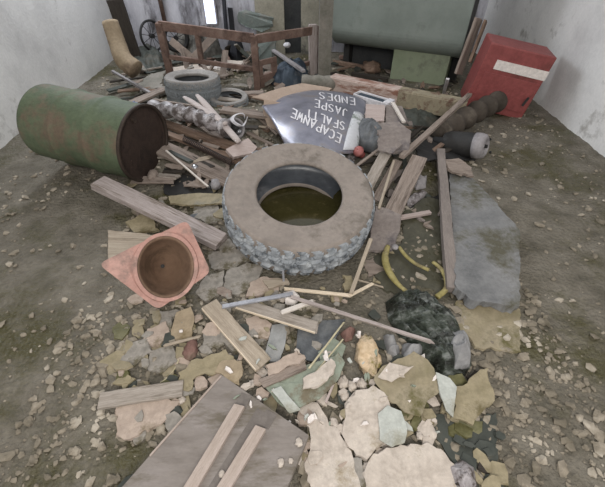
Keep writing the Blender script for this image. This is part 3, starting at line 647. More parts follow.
# ------------------------------------------------------------------ lettered sheet over a carton
ctrl = [[(262, 106, .30), (316, 90, .34), (366, 101, .27)], [(274, 124, .30), (320, 113, .36), (365, 124, .25)], [(284, 144, .24), (322, 153, .27), (357, 152, .17)]]
cp = [[PZ(x, y, z) for x, y, z in r] for r in ctrl]
def lag(t): return ((1-t)*(1-2*t), 4*t*(1-t), t*(2*t-1))
def Sf(u, v):
    a = lag(u); b = lag(v); p = V()
    for i in range(3):
        for j in range(3): p += cp[i][j]*(b[i]*a[j])
    p.z += .010*noise.noise(V((u*4, v*4, 2)))-.05*max(0, u-.8)**1*math.sin(v*3)
    return p
def Sn(u, v):
    n = (Sf(u+.01, v)-Sf(u-.01, v)).cross(Sf(u, v+.01)-Sf(u, v-.01)).normalized(); return n if n.z > 0 else -n
t = thing('lettered_sheet', 'bent shiny grey sheet with white painted lettering behind the big tyre', 'sign', Sf(.5, .5)-V((0, 0, .2)))
bm = bmesh.new(); nu, nv = 40, 24
def edge(u, v):    # slightly ragged outline
    return u, v
top = [[bm.verts.new(Sf(i/nu, j/nv)) for i in range(nu+1)] for j in range(nv+1)]
bot = [[bm.verts.new(Sf(i/nu, j/nv)-Sn(i/nu, j/nv)*.004) for i in range(nu+1)] for j in range(nv+1)]
for j in range(nv):
    for i in range(nu):
        bm.faces.new((top[j][i], top[j][i+1], top[j+1][i+1], top[j+1][i])); bm.faces.new((bot[j][i], bot[j+1][i], bot[j+1][i+1], bot[j][i+1]))
for i in range(nu):
    bm.faces.new((top[0][i], bot[0][i], bot[0][i+1], top[0][i+1])); bm.faces.new((top[nv][i], top[nv][i+1], bot[nv][i+1], bot[nv][i]))
for j in range(nv):
    bm.faces.new((top[j][0], top[j+1][0], bot[j+1][0], bot[j][0])); bm.faces.new((top[j][nu], bot[j][nu], bot[j+1][nu], top[j+1][nu]))
fin('sheet', bm, 'sheet', parent=t, smooth=True)
STROKES = {'E': [[(1, 1), (0, 1), (0, 0), (1, 0)], [(0, .5), (.8, .5)]], 'C': [[(1, .85), (.6, 1), (.15, .85), (0, .5), (.15, .15), (.6, 0), (1, .15)]], 'A': [[(0, 0), (.5, 1), (1, 0)], [(.22, .4), (.78, .4)]],
 'P': [[(0, 0), (0, 1), (.7, 1), (1, .78), (.7, .5), (0, .5)]], 'N': [[(0, 0), (0, 1), (1, 0), (1, 1)]], 'S': [[(1, .85), (.5, 1), (.05, .8), (.3, .55), (.8, .45), (1, .2), (.5, 0), (0, .15)]],
 'F': [[(0, 0), (0, 1), (1, 1)], [(0, .5), (.8, .5)]], 'L': [[(0, 1), (0, 0), (.9, 0)]], 'T': [[(.5, 0), (.5, 1)], [(0, 1), (1, 1)]], 'I': [[(.5, 0), (.5, 1)]], 'J': [[(.9, 1), (.9, .25), (.5, 0), (.1, .2)]],
 'D': [[(0, 0), (0, 1), (.6, .95), (1, .5), (.6, .05), (0, 0)]], 'W': [[(0, 1), (.25, 0), (.5, .7), (.75, 0), (1, 1)]]}
tab = [(i/80, j/60) for i in range(81) for j in range(61)]
def topx(p):
    d = p-EYE; z = d.dot(FW); return (302.5+FPX*d.dot(RT)/z, 243.5-FPX*d.dot(UP)/z)
tabx = [topx(Sf(u, v)) for u, v in tab]
def find(px, py):
    k = min(range(len(tab)), key=lambda i: (tabx[i][0]-px)**2+(tabx[i][1]-py)**2); u, v = tab[k]
    for _ in range(4):
        q = topx(Sf(u, v)); qu = topx(Sf(u+.005, v)); qv = topx(Sf(u, v+.005))
        a, b, c, d = (qu[0]-q[0])/.005, (qv[0]-q[0])/.005, (qu[1]-q[1])/.005, (qv[1]-q[1])/.005
        D = a*d-b*c or 1e-6; ex, ey = px-q[0], py-q[1]
        u += (d*ex-b*ey)/D; v += (a*ey-c*ex)/D
        u = min(.995, max(.005, u)); v = min(.995, max(.005, v))
    return u, v
bm = bmesh.new()
def write(txt, sx, sy, ex, ey, hgt, wid):
    n = len(txt); adv = V((ex-sx, ey-sy, 0))/max(1, n-1); d = adv.normalized(); upv = V((-d.y, d.x, 0))
    if upv.y < 0: upv = -upv
    upv = (upv+V((.25, 0, 0))).normalized()
    for i, ch in enumerate(txt):
        o = V((sx, sy, 0))+adv*i
        for st in STROKES.get(ch, []):
            pts = []
            for k, (a, b) in enumerate(st):
                q = o+d*((a-.5)*wid)+upv*((b-.5)*hgt)
                if pts and ch in 'ENAFLTPDW': 
                    prev = pts[-1]; pts += [prev.lerp(q, .5)]
                pts.append(q)
            W = [find(q.x, q.y) for q in pts]
            P3 = [Sf(u, v)+Sn(u, v)*.003 for u, v in W]
            rows = []
            for k, p in enumerate(P3):
                tdir = (P3[min(k+1, len(P3)-1)]-P3[max(k-1, 0)]).normalized(); s = Sn(*W[k]).cross(tdir).normalized()*.0065
                up3 = Sn(*W[k])*.0012
                rows.append([bm.verts.new(p-s), bm.verts.new(p+s), bm.verts.new(p+s+up3), bm.verts.new(p-s+up3)])
            for k in range(len(rows)-1):
                for c in range(4): bm.faces.new((rows[k][c], rows[k][(c+1) % 4], rows[k+1][(c+1) % 4], rows[k+1][c]))
            bm.faces.new(rows[0][::-1]); bm.faces.new(rows[-1])
write('ECAPANWE', 338, 138, 294, 114, 8.5, 5)
write('SFALTI', 342, 126, 309, 114, 8, 4.6)
write('JASPE', 345, 113, 317, 104, 7.5, 4.8)
write('ENDES', 352, 101.5, 322, 96, 7, 5)
tag(fin('painted_lettering', bm, 'paint_white', parent=t), 'white hand painted letters')
bm = bmesh.new(); us = [.80, .83, .86, .89, .92, .95, .975]; U0 = .70  # pale strip painted as the highlight on the sheet's curled end
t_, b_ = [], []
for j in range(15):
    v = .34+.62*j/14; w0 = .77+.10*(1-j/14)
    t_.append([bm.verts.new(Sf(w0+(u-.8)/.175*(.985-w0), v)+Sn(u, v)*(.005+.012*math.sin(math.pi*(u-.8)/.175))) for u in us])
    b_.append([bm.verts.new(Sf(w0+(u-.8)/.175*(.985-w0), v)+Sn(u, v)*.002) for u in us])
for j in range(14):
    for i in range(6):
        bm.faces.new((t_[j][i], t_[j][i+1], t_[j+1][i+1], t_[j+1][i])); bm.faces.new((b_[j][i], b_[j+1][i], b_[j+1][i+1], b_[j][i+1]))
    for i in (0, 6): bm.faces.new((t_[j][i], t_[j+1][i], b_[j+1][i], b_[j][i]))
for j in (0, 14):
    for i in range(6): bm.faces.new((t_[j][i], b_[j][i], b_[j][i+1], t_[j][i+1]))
tag(fin('curl_highlight', bm, 'sheet_highlight', parent=t, smooth=True), 'curled end with its highlight painted pale')
t = thing('cardboard_box', 'squashed open cardboard box under the left end of the lettered sheet', 'box', P(285, 112))
b0 = P(285, 106, .22)
piece('flap', None, None, [(252, 97), (280, 88), (302, 83), (332, 88), (318, 99), (288, 104)], 0, .008, 'card', parent=t, plane=(PZ(288, 95, .33), V((.05, -.12, 1)).normalized()), amp=.003)
piece('box_side', None, None, [(264, 99), (282, 103), (276, 110), (278, 132), (268, 128), (263, 112)], 0, .008, 'card', parent=t, plane=(PZ(270, 113, .25), V((-.3, -.8, .6)).normalized()), amp=.002)
piece('box_end', None, None, [(280, 100), (300, 104), (290, 110), (278, 108)], 0, .006, 'card_in', parent=t, plane=(PZ(288, 105, .29), V((.2, -.8, .5)).normalized()), amp=.001)

# dark shelf/box under the right end of the sheet, red cap, foil
heap('foil_wrap', 'crumpled silver foil between the big tyre and the red bulb', 'foil', [(340, 150), (348, 145), (358, 146), (360, 156), (352, 164), (342, 158)], .05, 'foil', fold=.025)
piece('dark_flap', 'dark flap hanging below the right end of the lettered sheet', 'sheet', [(338, 139), (350, 140), (360, 147), (350, 152), (344, 160), (334, 154)], .10, .006, 'dark_sheet', (0, .3))
t = thing('red_bulb', 'faded red rounded bulb right of the lettered sheet', 'bulb', P(358, 155, .06))
c0 = P(359, 152, .10)
M = axis_mtx(c0, V((-.5, -.5, .7)), V((1, 0, 0)))
fin('cap', lathe_bm([(.001, .045), (.022, .042), (.038, .03), (.044, .012), (.04, 0), (.001, 0)], 28), 'red_cap', mtx=M, parent=t, smooth=True)
fin('stem', lathe_bm([(.001, 0), (.018, 0), (.02, -.05), (.03, -.06), (.001, -.07)], 20), 'red_paint', mtx=M, parent=t, smooth=True)

piece('mud_patch', 'smooth patch of dark wet mud under the yellow hose pieces', 'mud', [(404, 214), (426, 196), (444, 200), (450, 250), (454, 292), (436, 304), (404, 300), (380, 286), (372, 262), (384, 246), (402, 244)], .0, .012, 'mud', amp=.02)
piece('darkening_sheet', 'dark sheet added to darken the floor between the leaning boards and the kerb', 'sheet', [(416, 170), (438, 158), (442, 232), (420, 240), (404, 224)], .003, .008, 'black_metal')  # sheet added only to darken this stretch of floor
piece('darkening_sheet', 'dark sheet added as shade in the gap between the timber beam and the planks', 'sheet', [(164, 168), (196, 172), (218, 190), (200, 204), (164, 194)], .003, .008, 'black_metal')  # added sheet paints the dark gap beside the beam
piece('darkening_sheet', 'dark sheet added to darken the floor under the grey brown bar and the motor', 'sheet', [(412, 140), (440, 118), (476, 118), (476, 160), (440, 158), (420, 162)], .003, .008, 'black_metal')  # added sheet makes the floor around the motor darker
# ------------------------------------------------------------------ right: boards
board('plank', 'widest grey brown board leaning down the right pile', 'plank', P(420, 156, .17), P(393, 211, .10), .115, .022, 'wood_mid')
board('plank', 'grey board leaning left of the widest board', 'plank', P(387, 150, .16), P(367, 187, .13), .085, .02, 'wood_grey')
board('stick', 'thin pale lath between the two leaning boards', 'stick', P(394, 160, .16), P(379, 208, .12), .018, .012, 'wood_tan', jag=.003)
board('plank', 'brown board half hidden behind the thin pale lath', 'plank', P(398, 160, .11), P(376, 200, .08), .07, .02, 'wood_mid')
board('stick', 'thin brown stick reaching from the red bulb to the pile', 'stick', P(381, 147, .15), P(350, 170, .12), .022, .014, 'wood_mid')
board('pole', 'long grey brown bar sloping up to the right across the pile', 'pole', P(402, 155, .19), P(470, 93, .30), .045, .03, 'wood_mid', jag=.004)
piece('dusty_board', 'dusty grey brown board end lying on top of the right pile', 'board', [(374, 124), (398, 121), (411, 131), (409, 150), (394, 152), (382, 142)], .16, .02, 'dusty_board', (0, .08), .004)
heap('grey_rag', 'bluish grey crumpled rag on the right pile beside the red bulb', 'rag', [(353, 128), (360, 121), (374, 121), (386, 132), (390, 146), (374, 147), (360, 141)], .06, 'slate', fold=.03, dz=.12)
piece('dusty_board', 'small grey board corner above the two leaning boards', 'board', [(378, 138), (392, 134), (402, 144), (392, 153), (378, 150)], .20, .012, 'dusty_board', (0, .1), .003)
piece('dusty_board', 'pinkish brown board behind the lettered sheet', 'board', [(366, 104), (385, 105), (384, 121), (365, 121)], .16, .02, 'wood_pink', (0, .05), .002)
piece('dusty_board', 'grey brown board under the pale rib behind the pile', 'board', [(386, 105), (402, 106), (408, 122), (386, 122)], .15, .02, 'dusty_board', (0, .05), .002)
board('stick', 'short pale rib lying on the boards behind the pile', 'stick', P(393, 102, .20), P(404, 121, .19), .03, .02, 'wood_white')
board('stick', 'pinkish stick lying flat at the foot of the leaning boards', 'stick', P(392, 218, .06), P(431, 211, .05), .034, .022, 'wood_pink')
piece('dusty_board', 'grey board standing against the right side of the big tyre', 'board', [(376, 206), (402, 211), (399, 232), (392, 250), (368, 250), (372, 228)], .05, .02, 'dusty_board', (.0, .15), .003)
heap('plastic_wrap', 'shiny white plastic wrap right of the widest board', 'plastic', [(404, 203), (412, 195), (424, 190), (428, 193), (420, 201), (410, 208)], .02, 'foil', fold=.014)
heap('plastic_wrap', 'grey crumpled plastic on the dark floor beside the concrete slab', 'plastic', [(412, 182), (418, 176), (427, 178), (426, 188), (416, 190)], .03, 'grey_metal', fold=.02)
board('twig', 'thin dark twig on the wet floor above the yellow hoses', 'stick', P(426, 238, .01), P(442, 224, .01), .008, .006, 'wood_mid')
# concrete slab with pinkish kerb
piece('concrete_slab', 'dusty grey concrete slab along the right edge', 'slab', [(449, 168), (462, 166), (490, 196), (520, 230), (520, 306), (470, 300), (456, 286)], .03, .05, 'concrete', (-.02, .02), .006)
board('kerb', 'long pinkish concrete strip along the left side of the grey slab', 'kerb', P(441, 148, .11), P(453, 288, .07), .062, .05, 'concrete_pink', jag=.01, wob=.006)
piece('board', 'olive wet board on the floor below the concrete slab', 'board', [(458, 300), (476, 296), (520, 310), (520, 352), (474, 346), (462, 326)], .006, .012, 'wet_card')
piece('stone_shard', 'beige shard on the far end of the concrete slab', 'shard', [(444, 160), (458, 158), (470, 166), (474, 176), (452, 172)], .10, .02, 'wood_mid', (0, .05))
# motor with pale end cap
t = thing('electric_motor', 'dark electric motor with a pale round end cap at the right edge', 'motor', P(468, 160))
c0 = P(481, 146, .15); n = V((.75, -.6, .22)).normalized(); M = axis_mtx(c0, n, V((0, 0, 1)).cross(n))
fin('casing', lathe_bm([(.001, -.02), (.10, -.02), (.105, -.05), (.10, -.06), (.105, -.10), (.105, -.26), (.09, -.30), (.05, -.32), (.05, -.40), (.001, -.40)], 40), 'black_metal', mtx=M, parent=t, smooth=True)
ec = tag(fin('end_cap', lathe_bm([(.055, .03), (.07, .045), (.095, .03), (.105, -.01), (.105, -.05), (.09, -.05), (.055, .0)], 40), 'grey_metal', mtx=M, parent=t, smooth=True), 'pale ring shaped end cap')
fin('shaft', lathe_bm([(.001, .05), (.014, .05), (.016, 0), (.001, 0)], 16), 'black_metal', mtx=M, parent=t)
for k in range(4):
    bm = bmesh.new(); bmesh.ops.create_cone(bm, cap_ends=True, segments=12, radius1=.010, radius2=.010, depth=.012)
    fin('bolt', bm, 'black_metal', mtx=M @ Matrix.Rotation(k*math.pi/2+.5, 4, 'Z') @ Matrix.Translation((.08, 0, .040)), parent=ec)
# ribbed hose
a = P(438, 134, .06); b = P(520, 92, .12); pts = [a.lerp(b, i/160)+V((0, 0, .03*math.sin(math.pi*i/160))) for i in range(161)]
tag(fin('ribbed_hose', tube_bm(pts, lambda u: .085+.022*math.sin(u*2*math.pi*8), 24), 'hose', smooth=True), 'thick brown ribbed hose at the right below the red cabinet', 'hose')
heap('dark_tarp', 'dark green crumpled sheet under the rusty channel', 'tarp', [(384, 108), (404, 104), (436, 108), (448, 116), (436, 128), (414, 132), (396, 124)], .05, 'dark_sheet', fold=.02)
lump('foam_scrap', 'small white foam scrap on the dark green sheet', 'foam', 443, 111, .045, 'white_paint', .08, (.7, 1, .7), .5)

# ------------------------------------------------------------------ back right: channel, tray, roll, bag
t = thing('steel_channel', 'long rusty pink and cream steel channel lying across the back', 'steel channel', P(392, 100))
a = PZ(330, 80, .24); b = PZ(398, 94, .24); c = PZ(466, 107, .22)
for (p, q, m, nm) in ((a, b, 'pink_steel', 'pink_web'), (b, c, 'cream_steel', 'cream_web')):
    M = bar_mtx(p, q); L = (q-p).length; bm = bmesh.new()
    box_bm(L, .02, .16, bm, (0, -.0, -.05)); box_bm(L, .12, .02, bm, (0, .06, .03)); box_bm(L, .12, .02, bm, (0, .06, -.12))
    fin(nm, bm, m, mtx=M, parent=t, bevel=.004)
for (x, y) in ((427, 96), (437, 99), (445, 101), (410, 92)):
    bm = bmesh.new(); bmesh.ops.create_cone(bm, cap_ends=True, segments=14, radius1=.022, radius2=.022, depth=.01)
    u = PP(x, y, b-V((0, 0.012, 0)), V((.35, -1, .0)).normalized()); fin('rust_hole', bm, 'rust', mtx=axis_mtx(u, V((.25, -1, 0)), V((0, 0, 1))), parent=t)
t = thing('plastic_tray', 'white plastic tray with a dark hollow behind the lettered sheet', 'tray', PZ(374, 97, .24))
M = bar_mtx(PZ(357, 92, .30), PZ(391, 102, .30)); L = (PZ(357, 92, .30)-PZ(391, 102, .30)).length
bm = bmesh.new(); box_bm(L, .11, .012, bm, (0, 0, -.05)); box_bm(L, .012, .06, bm, (0, -.055, -.03)); box_bm(L, .012, .06, bm, (0, .055, -.03)); box_bm(.012, .11, .06, bm, (-L/2, 0, -.03)); box_bm(.06, .11, .06, bm, (L/2-.02, 0, -.02))
fin('tray_shell', bm, 'white_plastic', mtx=M, parent=t, bevel=.004)
fin('dark_insert', box_bm(L*.75, .09, .012), 'navy', mtx=M @ Matrix.Translation((-L*.08, 0, -.02)), parent=t)
pts = [PZ(302+4.2*i, 82+.15*i, .20) for i in range(9)]
tag(fin('rolled_mat', tube_bm(pts, lambda u: .075+.006*math.sin(u*17), 20), 'roll', smooth=True), 'dusty grey green rolled mat beside the dark blue sack', 'roll')
heap('blue_sack', 'dark blue crumpled sack inside the rusty frame, right side', 'sack', [(270, 84), (276, 74), (290, 69), (306, 71), (311, 80), (300, 88), (282, 90)], .17, 'navy', fold=.05, freq=6, power=3)

# ------------------------------------------------------------------ rusty frame
FA, FB, FC = V((-1.70, 4.98, 0)), V((-.545, 4.60, 0)), V((.17, 5.22, 0)); FD = FA.lerp(FB, .40)
t = thing('rusty_bench_frame', 'rusty brown steel bench frame standing at the back', 'frame', (FA+FC)/2)
for q, h in ((FA, .63), (FB, .58), (FC, .54)):
    g = ground(q.x, q.y); board('post', None, None, V((q.x, q.y, g-.005)), V((q.x, q.y, h)), .085, .075, 'rust', parent=t, top=False, jag=.002)
def rail(p, q, z0, z1, w=.09, th=.04, nm='rail'): board(nm, None, None, V((p.x, p.y, z0)), V((q.x, q.y, z1)), th, w, 'rust', parent=t, top=False, jag=.002)
rail(FA, FB, .60, .55, .10); rail(FB, FC, .54, .50, .09); board('mid_post', None, None, V((FD.x, FD.y+.03, .22)), V((FD.x, FD.y+.03, .56)), .09, .05, 'rust', parent=t, top=False, jag=.002)
rail(FA, FB, .26, .22, .05); rail(FB, FC, .12, .14, .05)
pm = FB.lerp(FC, .16)
x = (FC-FB).normalized(); bm = bmesh.new()
for (c, s) in (((0, 0, .06), (.30, .02, .12)), ((0, 0, .28), (.30, .02, .06)), ((-.11, 0, .18), (.09, .02, .16)), ((.11, 0, .18), (.08, .02, .16))): box_bm(*s, bm, c)
fin('side_plate', bm, 'rust', mtx=basis(V((pm.x, pm.y, .0)), x, V((-x.y, x.x, 0)), V((0, 0, 1))), parent=t)
# things in and behind the frame
board('slat', 'pale slat slanting down left inside the rusty frame', 'slat', PY(170, 40, 5.35), PY(192, 58, 5.25), .09, .02, 'plaster_back', roll=60)
board('slat', 'pale slat slanting down right inside the rusty frame', 'slat', PY(214, 36, 5.4), PY(193, 58, 5.25), .09, .02, 'plaster_back', roll=-60)
for pix, lab in (([(168, 68), (196, 64), (206, 70), (180, 76)], 'whitish rubble slab on the floor inside the rusty frame, left one'), ([(206, 66), (224, 64), (232, 70), (214, 75)], 'whitish rubble slab on the floor inside the rusty frame, middle one'),
                 ([(226, 60), (247, 61), (246, 67), (228, 66)], 'white slab under the right part of the rusty frame'), ([(134, 84), (150, 74), (166, 70), (160, 84), (142, 92)], 'grey green rubble slab left of the larger back tyre'),
                 ([(140, 92), (160, 84), (168, 88), (150, 97)], 'brown grey slab between the drum and the back tyre')):
    piece('rubble_slab', lab, 'rubble', pix, .03, .05, 'plaster' if 'whit' in lab else 'roll', (0, .1), .015)
lump('stone', 'rounded white stone inside the rusty frame', 'stone', 217, 69, .07, 'white_paint', .06, amp=.2)
piece('teal_board', 'grey teal board leaning behind the rusty frame', 'board', [(256, 38), (276, 38), (276, 60), (257, 61)], 0, .03, 'teal_board', plane=(PY(266, 50, 5.75), V((0, -1, .15)).normalized()), amp=.01)
piece('teal_board', 'torn grey green sheet hanging on the back wall', 'board', [(238, 12), (246, 10), (274, 18), (272, 27), (262, 32), (244, 26), (238, 22)], 0, .02, 'teal_board', plane=(PY(256, 20, 6.04), V((0, -1, .05)).normalized()), amp=.015)
board('plank', 'dark stick slanting down to the dark blue sack', 'plank', PY(273, 49, 5.3), PZ(304, 70, .22), .05, .03, 'grey_metal')
piece('metal_sheet', 'dark triangular metal sheet under the slanting stick', 'sheet', [(272, 52), (302, 70), (280, 76), (272, 72)], 0, .02, 'dark_sheet', plane=(PY(285, 68, 5.2), V((-.2, -1, .3)).normalized()), amp=.01)
lump('lamp_shade', 'small bright white shade hanging in the right opening of the frame', 'shade', 287, 45, .05, 'white_plastic', at=PY(287, 45, 5.6), amp=.1)
board('cloth_strip', 'dark cloth strip hanging right of the narrow window', 'cloth', PY(222, -15, 6.1), PY(226, 36, 6.08), .09, .02, 'black_cloth', roll=0, jag=.02)
board('cloth_strip', 'narrow dark cloth strip left of the torn green sheet', 'cloth', PY(230, 8, 6.1), PY(233, 36, 6.08), .07, .02, 'black_cloth', jag=.03)
heap('black_rags', 'black rags piled behind the right part of the rusty frame', 'rags', [(226, 58), (230, 54), (240, 54), (246, 58), (238, 63)], .25, 'black_cloth', fold=.04, freq=5, power=3)
heap('rubbish_heap', 'dark heap of rubbish behind the left half of the rusty frame', 'rubbish', [(166, 60), (176, 52), (200, 51), (222, 53), (226, 60), (200, 66)], .30, 'dirt_heap', fold=.10, freq=6, power=3)
r4 = random.Random(5)
for k in range(26):
    px = r4.uniform(168, 262); y = r4.uniform(5.0, 5.95); a = PY(px, 50, y); q = r4.uniform(0, 6.28); L = r4.uniform(.15, .4); h = r4.uniform(.0, .26)
    d = V((math.cos(q), math.sin(q), 0))*L
    board('broken_board', 'broken board in the dark heap behind the rusty frame', 'board', V((a.x, y, .02))-d*.5, V((a.x, y, .06+h))+d*.5, r4.uniform(.03, .09), .02, r4.choice(['wood_dark', 'wood_mid', 'dark_sheet', 'plaster_back', 'rust', 'roll']), roll=r4.uniform(-40, 40), group='broken boards behind the frame')
# hoops / wheels near the left
def hoop(label, c, n, R, r, m, grp=None):
    t = thing('wheel', label, 'wheel', c-V((0, 0, R)), grp); M = axis_mtx(c, n, V((0, 0, 1)))
    fin('wheel_rim', lathe_bm([(R+r*math.cos(a), r*math.sin(a)) for a in [i*math.pi/5 for i in range(10)]], 48), m, mtx=M, parent=t, smooth=True)
    fin('hub', lathe_bm([(.001, .03), (.03, .03), (.03, -.03), (.001, -.03)], 16), m, mtx=M, parent=t)
    for k in range(10):
        a = k*math.pi/5; fin('spoke', tube_bm([M @ V((.025*math.cos(a), .025*math.sin(a), 0)), M @ V((R*math.cos(a), R*math.sin(a), 0))], .004, 6), m, parent=t)
hoop('dark thin wheel leaning on the white wall, left of the frame', PY(152, 36, 5.9), V((.85, -.5, .1)), .19, .016, 'black_metal')
hoop('dark wheel behind the left post of the frame', PY(176, 38, 5.6), V((.4, -.9, .1)), .15, .03, 'black_metal')
board('plank', 'dark plank leaning on the wall at the far left', 'plank', PY(114, 0, 5.5), P(136, 64, .02), .20, .04, 'wood_dark', roll=70)
heap('dark_rubble', 'dark rubble heap at the foot of the far left wall', 'rubble', [(124, 66), (134, 54), (150, 50), (164, 56), (166, 70), (146, 74)], .10, 'dark_sheet', fold=.06, freq=5)
pts = catmull([PY(110, 22, 4.6), PY(118, 45, 4.5), PY(124, 60, 4.4), PY(136, 70, 4.35)], 8)
tag(fin('duct_elbow', tube_bm(pts, lambda u: .085+.02*u, 20), 'ochre', smooth=True), 'ochre curved duct elbow at the upper left edge', 'duct')
a = PY(159, 0, 6.1)
tag(fin('wall_pipe', tube_bm([V((a.x, 6.14, .30)), V((a.x, 6.14, 2.6))], .03, 12), 'rust', smooth=True), 'thin brown vertical pipe on the white back wall', 'pipe')

# ------------------------------------------------------------------ green machine, posts, red cabinet
pA = PY(330, 48, 5.2); pB = PY(458, 66, 4.5); pA.z = pB.z = 0; ux = (pB-pA).normalized(); uy = V((-ux.y, ux.x, 0)); Wm = (pB-pA).length; z0 = .30
MB = basis((pA+pB)/2, ux, uy, V((0, 0, 1)))
t = thing('machine_housing', 'big grey green metal machine housing at the back right', 'machine', (pA+pB)/2+uy*.3)
bm = bmesh.new(); prof = []
for k in range(13):
    a = math.pi/2*k/12; prof.append((.34-.34*math.sin(a), z0+.24-.24*math.cos(a)))
prof += [(0, 1.7), (.6, 1.7), (.6, z0)]
L_ = [bm.verts.new((-Wm/2, y, z)) for y, z in prof]; R_ = [bm.verts.new((Wm/2, y, z)) for y, z in prof]
for i in range(len(prof)): j = (i+1) % len(prof); bm.faces.new((L_[i], L_[j], R_[j], R_[i]))
bm.faces.new(L_[::-1]); bm.faces.new(R_)
fin('housing', bm, 'machine', mtx=MB, parent=t, bevel=.006)
fin('edge_trim', box_bm(.035, .05, 1.42), 'black_metal', mtx=MB @ Matrix.Translation((Wm/2+.018, .02, 1.0)), parent=t)
tag(fin('plinth', box_bm(.68, .3, .36), 'light_green', mtx=MB @ Matrix.Translation((Wm/2-.46, .30, .17)), parent=t, bevel=.01), 'lighter green plinth')
fin('added_dark_backing', box_bm(Wm-.1, .05, .40), 'dark_recess', mtx=MB @ Matrix.Translation((0, .52, .17)), parent=t)  # dark panel added to make the space under the machine dark
for xx in (-Wm/2+.1, Wm/2-.06): fin('foot', box_bm(.08, .2, .42), 'black_metal', mtx=MB @ Matrix.Translation((xx, .45, .18)), parent=t)
g = lambda px, y: PY(px, 30, y).x
xx0, xx1 = g(319, 4.9), g(332, 4.9)
t = thing('dark_post', 'dark grey post standing left of the green machine', 'post', V(((xx0+xx1)/2, 4.9, 0)))
board('shaft', None, None, V(((xx0+xx1)/2, 4.9, 0)), V(((xx0+xx1)/2, 4.9, 1.9)),   .15, xx1-xx0, 'roll', parent=t, top=False)
fin('base_plate', box_bm(.22, .22, .03), 'black_metal', mtx=Matrix.Translation(((xx0+xx1)/2, 4.9, .03)), parent=t)
board('white_post', 'whitish post at the right corner of the rusty frame', 'post', P(313, 75, 0)+V((0, .05, -.01)), PY(313, 24, 5.2), .10, .08, 'wood_beam', top=False)
# rubbish under the machine
for (p, q, w, m, lab) in (((334, 60), (368, 66), .05, 'wood_brown', 'brown pipe lying under the green machine, nearest the post'), ((340, 55), (384, 62), .05, 'rust', 'rusty bar under the green machine behind the brown pipe'), ((352, 72), (388, 78), .06, 'wood_dark', 'dark bar beneath the front of the green machine')):
    board('bar', lab, 'bar', P(*p, .06), P(*q, .06), w, .05, m)
lump('brown_sack', 'brown lump between the roll and the green plinth', 'sack', 372, 68, .12, 'wood_brown', .05, (1, .8, .7), .3)
# plank and red cabinet
board('plank', 'yellowish brown plank leaning between the green machine and the red cabinet', 'plank', PY(458, 74, 4.35), PY(479, 18, 4.45), .16, .03, 'wood_mid', roll=90, top=False)
board('plank', 'dark narrow plank leaning behind the red cabinet', 'plank', PY(470, 62, 4.3), PY(486, 20, 4.45), .06, .03, 'wood_brown', roll=90, top=False)
rc = V((2.02, 3.95, 0)); t = thing('red_cabinet', 'red metal cabinet with a white band at the right edge', 'cabinet', rc)
Mr = Matrix.Translation((2.05, 4.02, .02)) @ Matrix.Rotation(math.radians(-14), 4, 'Z') @ Matrix.Rotation(math.radians(9), 4, 'Y')
fin('body', box_bm(.62, .40, .62), 'red_paint', mtx=Mr @ Matrix.Translation((0, 0, .31)), parent=t, bevel=.012)
fin('white_band', box_bm(.50, .012, .085), 'white_paint', mtx=Mr @ Matrix.Translation((.06, -.203, .45)), parent=t)
dr = fin('door', box_bm(.54, .014, .30), 'red_paint', mtx=Mr @ Matrix.Translation((.02, -.203, .22)), parent=t, bevel=.004)
fin('handle', box_bm(.02, .03, .09), 'black_metal', mtx=Mr @ Matrix.Translation((.24, -.22, .24)), parent=dr, bevel=.004)
board('white_rod', 'short white rod standing left of the red cabinet', 'rod', P(444, 92, .03), PZ(448, 78, .30), .035, .02, 'white_plastic')

r5 = random.Random(9)
for (reg, n, ang, lab, grp) in (((150, 100, 275, 185), 30, -.5, 'broken board in the wood pile behind the big tyre', 'broken boards in the left pile'), ((345, 104, 440, 160), 16, .5, 'broken board in the pile right of the lettered sheet', 'broken boards in the right pile'), ((110, 62, 170, 108), 14, .4, 'broken board in the clutter beside the back tyre', 'broken boards at the back left')):
    for k in range(n):
        p = P(r5.uniform(reg[0], reg[2]), r5.uniform(reg[1], reg[3]), .0)
        if math.hypot(p.x+.024, p.y-1.9) < .62: continue
        q = ang+r5.uniform(-.5, .5); L = r5.uniform(.18, .5); d = V((math.cos(q), math.sin(q), 0))*L/2; z = r5.uniform(.02, .07)
        a_, b_ = p-d, p+d; a_.z = ground(a_.x, a_.y)+z; b_.z = ground(b_.x, b_.y)+z+r5.uniform(-.02, .04)
        board('broken_board', lab, 'board', a_, b_, r5.uniform(.025, .08), .018, r5.choice(['wood_mid', 'wood_brown', 'wood_dark', 'wood_dark', 'dark_sheet', 'wood_grey']), roll=r5.uniform(-15, 15), group=grp)
# ------------------------------------------------------------------ small loose fragments between the larger ones
r3 = random.Random(21)
def filler(name, label, cat, group, region, n, r, mats, dz=(.004, .02), el=1.0):
    x0, y0, x1, y1 = region
    for k in range(n):
        px, py = r3.uniform(x0, x1), r3.uniform(y0, y1); p = P(px, py, 0)
        if math.hypot(p.x+.024, p.y-1.9) < .54 or 100 < px < 212 and 222 < py < 300: continue
        rr = r3.uniform(*r); a0 = r3.uniform(0, 6.28); m = r3.randint(5, 7); t = r3.uniform(.006, .016); z = r3.uniform(*dz)
        n_ = (gnormal(p)+V((r3.uniform(-.25, .25), r3.uniform(-.35, .15), 0))).normalized(); c = p+V((0, 0, z+t))
        ax = V((math.cos(a0), math.sin(a0), 0)); ax = (ax-n_*ax.dot(n_)).normalized(); ay = n_.cross(ax); e = r3.uniform(.45, .9)*el
        pts = [c+ax*(rr*math.cos(q)*f)+ay*(rr*e*math.sin(q)*f) for q, f in [((i+r3.uniform(-.25, .25))*6.283/m, r3.uniform(.7, 1.15)) for i in range(m)]]
        tag(fin(name, slab_bm(pts, n_, t, .004, .02), r3.choice(mats)), label, cat, group)
